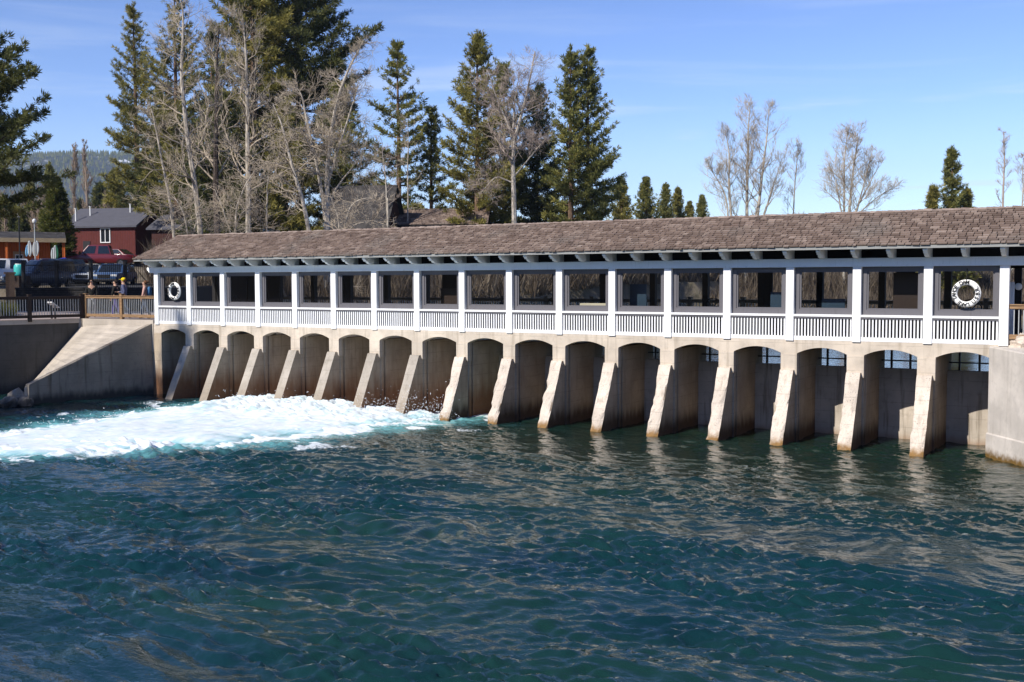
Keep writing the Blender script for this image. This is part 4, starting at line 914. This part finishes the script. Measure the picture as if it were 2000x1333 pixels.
# red house
r, rf = house('red_house', 'dark red boarded house with a grey roof and one white window', None, 0, 8.3, 7.2, 3.45, 1.9, .35, 'redside', 'asphaltroof')
win(r, 4.35, 1.75, 1.15, 1.5)
g = MB(); g.box(2.35, 3.15, -.06, .0, .0, 1.95); g.build('door', M['darkin'], r)
for x, y, h_ in ((1.0, .8, 1.25), (1.9, 2.0, .9), (6.2, 2.6, .8)):
    zz = 3.45+.2+y*1.9/3.6; g = MB(); g.tube([(x, y, zz-.1), (x, y, zz+h_)], .075, 8); g.tube([(x, y, zz+h_), (x, y, zz+h_+.06)], .13, 8); g.build('flue', M['trim'], rf)
P = at(124, 500, 112); r.location = (P[0], P[1], gz(P)+.4); r.rotation_euler = (0, 0, YAW-.22)
r, rf = house('grey_roofed_cabin', 'low cabin with a weathered grey roof right of the red house', None, 0, 6.5, 6.4, 3.0, 1.6, .4, 'brownside', 'asphaltroof'); P = at(297, 500, 110.5); r.location = (P[0], P[1], gz(P)+.5); r.rotation_euler = (0, 0, YAW-.22)
# shop
r = thing('shop', 'orange red rental shop with a low grey roof at the left edge', 'building', (0, 0, 0)); g = MB(); g.box(-3, 3.7, 0, 5, 0, 3.0); g.build('wall', M['orangeside'], r)
g = MB(); g.add([(-3.6, -1.4, 2.95), (4.9, -1.4, 2.95), (4.9, 5.5, 3.75), (-3.6, 5.5, 3.75), (-3.6, -1.4, 3.15), (4.9, -1.4, 3.15), (4.9, 5.5, 3.95), (-3.6, 5.5, 3.95)], BOXF); g.build('roof', M['oldroof'], r)
g = MB(); g.box(-3.6, 4.9, -1.43, -1.36, 2.82, 3.16); g.build('fascia', M['wood2'], r)
g = MB(); g.box(.9, 1.8, -.06, .01, 0, 2.1); d = g.build('door', M['tan'], r)
g = MB(); g.box(1.05, 1.65, -.1, -.061, 1.25, 1.85); w_ = g.build('window', M['trim'], d); g = MB(); g.box(1.11, 1.32, -.12, -.101, 1.31, 1.79); g.box(1.38, 1.59, -.12, -.101, 1.31, 1.79)
g.build('pane', M['carglass'], r)
for x in (-2.9, -.9, .35, 2.6, 4.6):
    g = MB(); g.box(x, x+.22, -1.25, -1.03, 0, 2.81); g.build('column', M['orangeside'], r)
P = at(2, 500, 88); r.location = (P[0], P[1], 5.25); r.rotation_euler = (0, 0, YAW+.40)
# barn and low building in the trees
r, rf = house('grey_barn', 'tall brown barn with a mottled grey roof behind the bare trees', None, 0, 4.6, 5.4, 5.0, 3.2, .35, 'brownside', 'oldroof'); g = MB(); g.box(4.98, 5.12, -.6, -.46, 0, 7.1); g.build('post', M['aspen'], r)
P = at(642, 500, 86); r.location = (P[0], P[1], gz(P)-.4); r.rotation_euler = (0, 0, YAW-.18)
r, rf = house('shingle_building', 'low dark red building with a brown shingle roof behind the lone pine', None, 0, 7.5, 5.4, 5.0, 1.2, .5, 'brownside', 'darkin'); P = at(762, 500, 88); P0_ = P
sh = shingles(-.5, 8., -.55, 4.95, 2.7, 6.42, 12, .2, .4); sh.build('shingles', M['shingle'], rf); r.location = (P[0], P[1], gz(P)-.2); r.rotation_euler = (0, 0, YAW-.05)

# ------------------------------------------------------------------ parking lot wall, iron fence
wa, wb = at(28, 500, 62), at(318, 500, 60); wu = unit((wb-wa)[:2]); rzw = math.atan2(wu[1], wu[0]); Lw = np.linalg.norm((wb-wa)[:2])
r = thing('retaining_wall', 'stone retaining wall, coloured dark for tree shade, below the parked cars behind the plaza', 'wall', (*wa[:2], 3.1), rzw)
def local(r, nm, g, mat, parent=None):
    o = g.build(nm, M[mat]); o.parent = parent or r; return o
t = NT('shade_toned_blocks'); br = t.n('ShaderNodeTexBrick'); mp = t.n('ShaderNodeMapping'); t.L.new(t.obj(), mp.inputs[0]); mp.inputs['Rotation'].default_value = (R_(90), 0, 0); t.L.new(mp.outputs[0], br.inputs[0]); br.inputs['Scale'].default_value = 2.
br.inputs['Color1'].default_value = (.020, .020, .021, 1); br.inputs['Color2'].default_value = (.032, .03, .03, 1); br.inputs['Mortar'].default_value = (.008, .008, .008, 1); M['blocks'] = t.done(br.outputs[0], .9, t.bump(t.noise(12.), .6, .03), .15)  # tree shade over the wall put into these near-black block colours
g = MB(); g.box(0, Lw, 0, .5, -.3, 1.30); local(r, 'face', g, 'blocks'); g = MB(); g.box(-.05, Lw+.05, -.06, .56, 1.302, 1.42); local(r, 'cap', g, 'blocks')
r = thing('iron_fence', 'black iron fence on top of the shade-toned retaining wall', 'fence', (*wa[:2], 4.52), rzw)
g = MB(); g.box(.3, Lw-.2, .22, .26, .12, .17); g.box(.3, Lw-.2, .22, .26, 1.25, 1.30); local(r, 'rails', g, 'black')
g = MB(); n = int(Lw/.13)
for i in range(n): g.box(.3+i*.13, .318+i*.13, .232, .25, .0, 1.34)
local(r, 'bars', g, 'black')
for i in range(5):
    g = MB(); x = .3+i*(Lw-.7)/4; g.box(x, x+.16, .16, .32, 0, 1.5); g.box(x-.03, x+.19, .13, .35, 1.5, 1.55); local(r, 'post', g, 'black')

g = MB(); q0, q1 = wa[:2]+unit(np.array([-wu[1], wu[0]]))*.5, wb[:2]+unit(np.array([-wu[1], wu[0]]))*.5; nn_ = np.array([-wu[1], wu[0]])
g.add([(*q0, 2.9), (*q1, 2.9), (*(q1+nn_*19), 2.9), (*(q0+nn_*19), 2.9), (*q0, 4.45), (*q1, 4.45), (*(q1+nn_*19), 4.86), (*(q0+nn_*19), 4.86)], BOXF); M['asphalt'] = plain('asphalt', (.05, .05, .052), .9, .15, 0, .25, 1.5, .3); tag(g.build('parking_lot', M['asphalt']), kind='structure')
# ------------------------------------------------------------------ vehicles
def car(name, label, cat, body, L=4.7, W=1.86, H=1.75, hood=1.15, belt=1.02, tail=.25, bed=0., rack=False):
    """nose along local -y"""
    r = thing(name, label, cat, (0, 0, 0)); hw = W/2; zc = .32
    yn, yt = -L/2, L/2; cab0 = yn+hood; cab1 = yt-tail-bed
    # lower body lofted over cross sections
    sec = [(yn, .80, .42, .70), (yn+.12, .95, .34, .86), (cab0, 1., zc, belt-.02), (cab0+.9, 1., zc, belt), (cab1, 1., zc, belt), (yt-.1, .98, .34, belt-.02 if not bed else belt), (yt, .90, .45, belt-.12)]
    V = []
    for y, f, z0, z1 in sec: V += [(-hw*f*.94, y, z0), (-hw*f, y, (z0+z1)/2), (-hw*f*.95, y, z1), (hw*f*.95, y, z1), (hw*f, y, (z0+z1)/2), (hw*f*.94, y, z0)]
    F = [(6*i+j, 6*i+(j+1) % 6, 6*i+6+(j+1) % 6, 6*i+6+j) for i in range(len(sec)-1) for j in range(6)]+[(5, 4, 3, 2, 1, 0), tuple(range(6*(len(sec)-1), 6*len(sec)))]
    g = MB(); g.add(V, F); bd = g.build('body', M[body], r, True); bevel(bd, .03, 2)
    a, b = cab0, cab1; s0, s1 = .72, .28   # cabin
    g = MB(); z0, z1 = belt-.03, H; wb_, wt = hw*.94, hw*.76
    g.add([(-wb_, a, z0), (wb_, a, z0), (wb_, b, z0), (-wb_, b, z0), (-wt, a+s0, z1), (wt, a+s0, z1), (wt, b-s1, z1), (-wt, b-s1, z1)], BOXF); cb = g.build('cabin', M[body], r); bevel(cb, .05, 2)
    def lerp(u, v, f): return tuple(u[i]+(v[i]-u[i])*f for i in range(3))
    g = MB()
    def glass(q, m=.1, out=(0, 0, 0)):
        c = [lerp(lerp(q[0], q[1], x), lerp(q[3], q[2], x), y) for x, y in ((m, m*1.3), (1-m, m*1.3), (1-m, 1-m), (m, 1-m))]; g.add([tuple(p[i]+out[i] for i in range(3)) for p in c], [(0, 1, 2, 3)])
    A = [(-wb_, a, z0), (wb_, a, z0), (wt, a+s0, z1), (-wt, a+s0, z1)]; glass(A, .08, (0, -.015, .01))
    B = [(wb_, b, z0), (-wb_, b, z0), (-wt, b-s1, z1), (wt, b-s1, z1)]; glass(B, .1, (0, .015, .005))
    for sg in (-1, 1):
        q = [(sg*wb_, a, z0), (sg*wb_, b, z0), (sg*wt, b-s1, z1), (sg*wt, a+s0, z1)]; m = [lerp(q[0], q[1], .52), lerp(q[3], q[2], .46)]
        glass([q[0], m[0], m[1], q[3]], .12, (sg*.012, 0, .004)); glass([m[0], q[1], q[2], m[1]], .1, (sg*.012, 0, .004))
    g.build('windows', M['carglass'], r)
    for sx_ in (-1, 1):
        for y in (yn+.85, yt-.95):
            g = MB(); c = np.array((sx_*(hw-.09), y, .34)); g.tube([c+(-.11, 0, 0), c+(.11, 0, 0)], .34, 18); wh = g.build('wheel', M['rubber'], r)
            g = MB(); g.tube([c+(sx_*.09, 0, 0), c+(sx_*.122, 0, 0)], .21, 12); g.build('rim', M['chrome'], wh)
        g = MB(); g.box(sx_*hw*.66-.2, sx_*hw*.66+.2, yn-.0, yn+.16, .64, .79); bevel(g.build('headlight', M['lens'], r), .03, 2)
        g = MB(); g.box(sx_*hw*.78-.1, sx_*hw*.78+.1, yt-.13, yt+.02, .7, .96); g.build('tail_light', M['taillens'], r)
        g = MB(); g.ball((sx_*(hw+.12), cab0+.45, belt+.06), (.12, .07, .09), 8, 5); g.build('mirror', M[body], r, True)
    g = MB(); g.box(-hw*.42, hw*.42, yn-.015, yn+.12, .55, .78); g.build('grille', M['black'], r)
    g = MB(); g.box(-hw*.86, hw*.86, yn-.09, yn+.12, .36, .5); bevel(g.build('bumper', M['chrome'] if bed else M['black'], r), .03, 2)
    if rack:
        g = MB()
        for sx_ in (-1, 1): g.tube([(sx_*wt*.9, a+s0+.1, z1+.01), (sx_*wt*.9, a+s0+.2, z1+.07), (sx_*wt*.9, b-s1-.2, z1+.07), (sx_*wt*.9, b-s1-.1, z1+.01)], .022, 5)
        for y in (a+s0+.5, b-s1-.5): g.box(-wt*.9, wt*.9, y-.03, y+.03, z1+.06, z1+.09)
        g.build('roof_rack', M['chrome'], r)
    return r
def park(r, px, dep, yaw, dz=0.):
    P = at(px, 500, dep); r.location = (P[0], P[1], gz(P)+dz); r.rotation_euler = (0, 0, YAW+yaw)
park(car('suv', 'dark navy sport utility vehicle parked leftmost behind the iron fence', 'car', 'navy', H=1.84, rack=True), 82, 70, R_(-38))
park(car('pickup_truck', 'dark teal pickup parked between the navy vehicle and the silver car', 'pickup', 'teal', L=5.4, H=1.85, bed=1.5, tail=.1), 130, 72, R_(-25))
park(car('car', 'silver car nosed up to the iron fence, right of the teal pickup', 'car', 'silver', H=1.5, belt=.92), 178, 73, R_(6))
park(car('car', 'blue car nosed up to the iron fence beside the silver one', 'car', 'bluecar', H=1.5, belt=.92), 223, 72, R_(4))
park(car('pickup_truck', 'bright red pickup truck parked in front of the red house', 'pickup', 'redcar', L=5.4, H=1.85, bed=1.55, tail=.1), 196, 92, R_(-78))
park(car('car', 'dark red car half hidden behind the red pickup', 'car', 'redcar', L=4.5, H=1.5), 232, 99, R_(80))
park(car('suv', 'white vehicle in front of the orange shop, cut by the left edge', 'car', 'whitecar', H=1.8), -4, 76, R_(-60))

# ------------------------------------------------------------------ boards, lamps and odds and ends by the shop
def board(label, px, y0, y1, dep, mat, lean=.05):
    P = at(px, y1, dep); H = (y1-y0)/FPX*dep; r = thing('paddleboard', label, 'paddleboard', (0, 0, 0)); g = MB(); n = 14; w_ = H*.13
    out = [(w_*math.sin(PI*i/n)**.6*(1 if i not in (0, n) else 0), H*i/n) for i in range(n+1)]; poly = [(x, z) for x, z in out]+[(-x, z) for x, z in out[-2:0:-1]]
    g.prism(poly, 'y', -.06, .06); bevel(g.build('hull', M[mat], r), .03, 2); g = MB(); g.box(-.02, .02, -.07, -.061, H*.1, H*.9); g.build('stripe', M['black'], r)
    r.location = (P[0], P[1], P[2]); r.rotation_euler = (0, lean, YAW)
M['boardwhite'] = plain('board_white', (.42, .45, .46), .4, .4, 0, .08); M['skyblue'] = plain('blue_board', (.16, .38, .62), .3, .5, 0, .05); M['aqua'] = plain('aqua_plastic', (.05, .42, .40), .4); M['tarp'] = plain('blue_tarp', (.012, .025, .25), .5); M['greenboard'] = plain('green_board', (.02, .12, .06), .4)
board('bright blue paddleboard hanging under the shop roof end', 52, 478, 502, 84, 'skyblue', .1); board('pale blue paddleboard beside the bright blue one', 59, 470, 502, 84, 'boardwhite', -.03)
board('slim white paddleboard hung right of the blue ones', 67, 472, 501, 84, 'boardwhite'); board('long white paddleboard rightmost under the shop roof end', 72, 470, 501, 84, 'boardwhite', .04)
board('white board standing by the cedar', 103, 484, 510, 86, 'boardwhite', .03); board('tall white board standing right of the other by the cedar', 107, 479, 510, 86, 'boardwhite'); board('green board standing by the cedar', 111, 479, 509, 86, 'greenboard', -.02)
P = at(122, 508, 86); r = thing('tarp_bundle', 'bright blue tarp thrown over gear beside the red house', 'tarp', (P[0], P[1], gz(P)+.0)); g = MB(); rr = np.random.RandomState(3)
for i in range(6): g.ball(np.array((P[0], P[1], gz(P)))+np.array((rr.uniform(-.3, .3), rr.uniform(-.2, .2), .35+rr.uniform(0, .2))), (.26, .26, .22), 8, 6)
g.build('cover', M['tarp'], r, True); g = MB(); g.box(P[0]-.6, P[0]+.6, P[1]-.4, P[1]+.4, gz(P)-.02, gz(P)+.35); g.build('crate', M['wood2'], r)
P = at(38, 530, 66); r = thing('barrel', 'aqua plastic barrel on the rail in front of the shop', 'barrel', (P[0], P[1], P[2]-.3)); g = MB(); zz = np.array([0, .05, .2, .5, .65, .7]); g.tube([(P[0], P[1], P[2]-.3+z_) for z_ in zz], [.26, .30, .33, .33, .30, .26], 14); g.build('drum', M['aqua'], r, True)
g = MB(); g.tube([(P[0], P[1], P[2]+.401), (P[0], P[1], P[2]+.45)], .24, 14); g.build('lid', M['trim'], r)
g = MB(); g.box(P[0]-.5, P[0]+.5, P[1]-.4, P[1]+.4, gz(P)-.1, P[2]-.302); tag(g.build('plinth', M['dark_shade_wood']), 'dark timber box under the aqua barrel', 'plinth')
for px, y0, dep, lb in ((40, 424, 80, 'thin black street lamp in front of the shop'), (70, 436, 82, 'pale street lamp pole with twin heads right of the shop')):
    P = at(px, 540, dep); z0 = gz(P); zt = at(px, y0, dep)[2]; r = thing('street_lamp', lb, 'street lamp', (P[0], P[1], z0)); g = MB(); g.tube([(P[0], P[1], z0), (P[0], P[1], zt)], [.07, .04], 8); g.build('pole', M['black'] if px == 40 else M['metalbar'], r)
    g = MB(); g.ball((P[0], P[1], zt+.12), (.16, .16, .2), 8, 6); g.build('lantern', M['lens'], r, True)
P = at(104, 600, 48.5); z0 = 3.185; r = thing('information_sign', 'small white information panel on dark legs behind the shaded fence', 'sign', (P[0], P[1], z0))
C0 = np.array((P[0], P[1], z0)); g = MB(); M3 = Matrix.Rotation(R_(-35), 3, 'X'); g.obox(C0+(0, 0, .62), (.2, .22, .02), 0, .5, np.array(M3.transposed())); g.build('panel', M['trim'], r)
for sx_ in (-.12, .12): 
    g = MB(); g.box(C0[0]+sx_-.03, C0[0]+sx_+.03, C0[1]-.03, C0[1]+.03, z0, z0+.6); g.build('leg', M['black'], r)
P = at(20, 560, 55); g = MB(); r = thing('gate_post', 'stout brown timber post standing near the left edge behind the fence', 'post', (P[0], P[1], 3.1)); g.box(P[0]-.16, P[0]+.16, P[1]-.16, P[1]+.16, 3.1, 5.25); bevel(g.build('shaft', M['wood'], r), .02); g = MB(); g.box(P[0]-.2, P[0]+.2, P[1]-.2, P[1]+.2, 5.252, 5.34); g.build('cap', M['wood'], r)
brush('grass_tufts', 'green and yellow grass clump behind the shaded fence at the left edge', 420, band(-30, 24, 53, 57), (.5, 1.2), 8, mat='needle_yellow', wd=.03)
# right end of the gallery
P = onY(1976, 600, 1.2); r = thing('marker_post', 'white painted marker post behind the fence at the right end', 'post', (P[0], P[1], 3.12)); g = MB(); g.box(P[0]-.06, P[0]+.06, P[1]-.06, P[1]+.06, 3.07, 4.75); bevel(g.build('shaft', M['white'], r), .01); g = MB(); g.ball((P[0]+.16, P[1], 4.62), (.1, .05, .1), 10, 6); g.build('reflector', M['trim'], r, True)
g = MB(); g.box(-3.25, 2, 3.2, 3.3, 3.076, 5.6); kz = g.build('end_screen', M['brownboard']); tag(kz, 'dark boarded screen behind the white marker post at the right end', 'screen')
rr = np.random.RandomState(8)
for i, (px, py, s_) in enumerate([(1984, 668, .22), (1997, 672, .28)]):
    P = onY(px, py, .25); g = MB(); g.ball((P[0], P[1], 3.0+s_*.5), (s_, s_*.8, s_*.75), 9, 7); o = g.build('boulder', M['buttress']); 
    for v in o.data.vertices: v.co += Vector(rr.normal(0, s_*.09, 3))
    tag(o, ['small rough boulder on the right abutment beside the last post', 'larger boulder at the right picture edge on the abutment'][i], 'boulder')
# tall pines standing out of frame on the left bank: they throw the shade on the wing wall and the first two gates
conifer('tall pine on the left bank casting shade over the wing wall', (-45.1, -36.2, 3.1), 29.6, 4.6, .30, 71, mat='needle', step=.5, nn=12, tl=(.4, .6), tw=.06, gap=.032)

for i, (x, y, H) in enumerate(((-73, -5, 21), (-66.5, -8, 20), (-60, -12, 21))):
    conifer(('leftmost', 'middle', 'nearest to the river')[i]+' of the pines left of the plaza that shade the parked cars', (x, y, float(ground(x, y))), H, 4.4, .2, 75+i, mat='needle', step=.55, nn=12, tl=(.45, .65), tw=.07, gap=.034)
rr = np.random.RandomState(18)
for i, (dx, dy, s_) in enumerate(((-.5, -.1, .55), (-.2, -.75, .4), (.25, -.35, .33))):
    c = np.array((W1[0]+dx, W1[1]+dy, .12)); g = MB(); g.ball(c, (s_, s_*.85, s_*.7), 11, 8); V = g.v[0]; V += (unit(V-c)*rr.normal(0, s_*.10, (len(V), 1))); o = g.build('boulder', M['wing'])
    tag(o, ('big dark boulder at the foot of the sloping wing wall', 'middle sized dark boulder beside the wing wall toe', 'smallest dark boulder under the wing wall toe')[i], 'boulder')
# ------------------------------------------------------------------ air
hm = bpy.data.materials.new('haze_air'); hm.use_nodes = True; ht = hm.node_tree; ht.nodes.remove(ht.nodes['Principled BSDF']); pv = ht.nodes.new('ShaderNodeVolumePrincipled')
pv.inputs['Color'].default_value = (.55, .72, 1, 1); pv.inputs['Density'].default_value = .00010; ht.links.new(pv.outputs[0], ht.nodes['Material Output'].inputs['Volume'])
g = MB(); g.box(-5400, 5400, -5400, 6400, -4, 640); tag(g.build('haze', hm), 'thin bluish air over the whole valley', 'haze', kind='stuff')
# ------------------------------------------------------------------ people
M['skin'] = plain('skin', (.42, .25, .17), .6, .3, 0, .05)
def cloth(nm, c): M[nm] = plain(nm, c, .85, .15, 0, .15, 12., .2); return nm
cloth('black_jacket', (.018, .018, .016)); cloth('slate_shirt', (.09, .10, .17)); cloth('jeans_cloth', (.06, .085, .15)); cloth('pale_trousers', (.36, .36, .34)); cloth('pink_top', (.50, .30, .25)); cloth('blue_pack', (.05, .14, .28)); cloth('yellow_cap', (.70, .52, .01)); cloth('dark_trousers', (.02, .03, .03)); cloth('dark_hair', (.02, .014, .01)); cloth('brown_hair', (.12, .06, .03)); cloth('violet_trousers', (.07, .05, .22)); cloth('shoes', (.03, .026, .024)); cloth('white_shoes', (.5, .5, .5))
def skin(name, pts, edges, rad, mat, parent, sub=1, rootv=0):
    me = bpy.data.meshes.new(name); me.from_pydata([tuple(p) for p in pts], edges, []); me.materials.append(M[mat]); o = bpy.data.objects.new(name, me); COL.objects.link(o); o.parent = parent
    m = o.modifiers.new('skin', 'SKIN'); m.use_smooth_shade = True
    sv = me.skin_vertices[0].data
    for i, r_ in enumerate(rad): sv[i].radius = (r_, r_) if np.isscalar(r_) else r_
    for i in range(len(pts)): sv[i].use_root = (i == rootv)
    s_ = o.modifiers.new('subd', 'SUBSURF'); s_.levels = sub; s_.render_levels = sub
    return o
def person(label, px, dep, Y, face, H, jacket, trousers, hair, shoes, stride=.25, arms=((.12, -.1), (.05, .12)), cap=None, glasses=False, pack=None, longhair=False, bend=.5):
    """local: faces -y; stride = half step; arms = (forward swing of elbow, of hand) per side"""
    r = thing('person', label, 'person', (0, 0, 0)); k = H/1.75
    J = {'pel': (0, 0, .95), 'wai': (0, 0, 1.10), 'che': (0, -.01, 1.32), 'nec': (0, 0, 1.48), 'ne2': (0, -.015, 1.55), 'hea': (0, -.03, 1.64), 'top': (0, -.01, 1.715)}
    pts = []; idx = {}; E = []; rad = []
    def v(n, p, r_, par=None):
        idx[n] = len(pts); pts.append(np.array(p)*k); rad.append(np.array(r_)*k if hasattr(r_, '__len__') else r_*k)
        if par is not None: E.append((idx[par], idx[n]))
    v('pel', J['pel'], (.15, .11)); v('wai', J['wai'], (.135, .10), 'pel'); v('che', J['che'], (.165, .115), 'wai'); v('nec', J['nec'], (.065, .06), 'che'); v('ne2', J['ne2'], .055, 'nec'); v('hea', J['hea'], (.078, .095), 'ne2'); v('top', J['top'], (.066, .075), 'hea'); v('nos', (0, -.125, 1.625), .014, 'hea'); v('chi', (0, -.10, 1.565), .035, 'ne2')
    legs = {}; arm = {}
    for s, st in ((-1, stride), (1, -stride)):
        n = 'LR'[s > 0]; hip = (s*.09, 0, .90); kn = (s*.095, -st*.62-.03, .50); an = (s*.095, -st+(.06 if st < 0 else 0), .09); to = (s*.105, -st-.15+(.04 if st < 0 else 0), .035)
        legs[s] = (hip, kn, an, to); v('hip'+n, hip, .088, 'pel'); v('kne'+n, kn, .058, 'hip'+n); v('ank'+n, an, .042, 'kne'+n); v('toe'+n, to, (.04, .03), 'ank'+n)
        ef, hf = arms[s > 0]; sh = (s*.19, .0, 1.42); el = (s*.245, -ef, 1.15); wr = (s*.22, -hf, .92 if hf < .25 else 1.15); arm[s] = (sh, el, wr)
        v('sho'+n, sh, .062, 'che'); v('elb'+n, el, .044, 'sho'+n); v('wri'+n, wr, .030, 'elb'+n); dn = unit(np.array(wr)-np.array(el)); pm = np.array(wr)+dn*.07; v('pal'+n, pm, (.034, .018), 'wri'+n)
        for f in range(4): q = pm+np.array([0, (f-1.5)*.018, 0])+dn*.02; v('f%d%s' % (f, n), q, .009, 'pal'+n); v('g%d%s' % (f, n), q+dn*(.06+.012*(1.5-abs(f-1.5)))+np.array([-s*.012, 0, 0]), .007, 'f%d%s' % (f, n))
        v('th'+n, np.array(wr)+dn*.04+np.array([0, -.04, 0]), .010, 'wri'+n)
    body = skin('body', pts, E, rad, 'skin', r)
    A = lambda p: np.array(p)*k
    # jacket
    tp = [A((0, 0, .93)), A((0, 0, 1.10)), A((0, -.01, 1.32)), A((0, 0, 1.47))]; te = [(0, 1), (1, 2), (2, 3)]; tr = [(.165*k, .125*k), (.15*k, .118*k), (.182*k, .135*k), (.085*k, .075*k)]
    for s in (-1, 1):
        b = len(tp); tp += [A(q) for q in arm[s]]; te += [(2, b), (b, b+1), (b+1, b+2)]; tr += [.078*k, .06*k, .045*k]
    skin('jacket', tp, te, tr, jacket, r)
    tp = [A((0, 0, .97))]; te = []; tr = [(.158*k, .12*k)]
    for s in (-1, 1):
        b = len(tp); h, kn, an, to = legs[s]; tp += [A(h), A(kn), A(an)]; te += [(0, b), (b, b+1), (b+1, b+2)]; tr += [.10*k, .072*k, .058*k]
    skin('trousers', tp, te, tr, trousers, r)
    for s in (-1, 1):
        h, kn, an, to = legs[s]; skin('shoe', [A(an)+(0, .03, -.03), A(an)+(0, -.05, -.045), A(to)], [(0, 1), (1, 2)], [(.05, .045), (.048, .038), (.042, .03)], shoes, r)
    g = MB(); hr = .098*k; c = A((0, .012, 1.675)); g.ball(c+(0, .022, .012), (hr, hr*1.05, hr*.9), 12, 8)
    if longhair: g.tube([c+(0, .06, .02), c+(0, .15, .05), c+(0, .17, -.05), c+(0, .15, -.16)], [.04, .045, .035, .012], 8)
    g.build('hair', M[hair], r, True)
    for s in (-1, 1):
        g = MB(); g.ball(A((s*.033, -.115, 1.655)), .011*k, 6, 5); g.build('eye', M['lens'] if not glasses else M['black'], r, True)
    g = MB(); g.box(-.025*k, .025*k, -.122*k, -.10*k, 1.585*k, 1.593*k); g.build('mouth', M['taillens'], r)
    if cap:
        g = MB(); g.ball(A((0, -.005, 1.70)), (.108*k, .12*k, .09*k), 12, 8); cp = g.build('cap', M[cap], r, True); g = MB(); g.prism([(.085*math.cos(a), -.09-.13*math.sin(a)) for a in np.linspace(0, PI, 9)], 'z', 1.70*k, 1.713*k); g.build('brim', M[cap], cp)
    if glasses:
        g = MB()
        for s in (-1, 1): g.ball(A((s*.034, -.127, 1.655)), (.03*k, .01, .022*k), 8, 6)
        g.box(-.09*k, .09*k, -.125*k, -.118*k, 1.66*k, 1.668*k); g.build('sunglasses', M['black'], r)
    if pack:
        g = MB(); g.ball(A((0, .19, 1.24)), (.17*k, .11*k, .25*k), 12, 8); g.build('backpack', M[pack], r, True)
    P = at(px, 600, dep); d = ray(px, 600); d = d/d[1]; P = CAM+d*(Y+CD); r.location = (P[0], P[1], 3.187); r.rotation_euler = (0, 0, face); return r
person('person in a black jacket and sunglasses facing the river by the fence', 180, 47, 1.25, R_(40), 1.76, 'black_jacket', 'pale_trousers', 'dark_hair', 'shoes', .12, ((.02, .05), (.0, .03)), glasses=True)
person('person in dark clothes walking just left of the yellow cap', 227, 47, 1.7, R_(-62), 1.72, 'black_jacket', 'violet_trousers', 'dark_hair', 'shoes', .2)
person('person in a yellow cap, slate shirt and jeans walking left with bent arm', 243, 47, 1.2, R_(-58), 1.80, 'slate_shirt', 'jeans_cloth', 'brown_hair', 'white_shoes', .26, ((.05, .3), (-.1, .05)), cap='yellow_cap')
person('person in a pink top with a blue backpack beside the first post', 284, 47, 1.3, R_(-50), 1.68, 'pink_top', 'jeans_cloth', 'brown_hair', 'shoes', .18, pack='blue_pack', longhair=True)
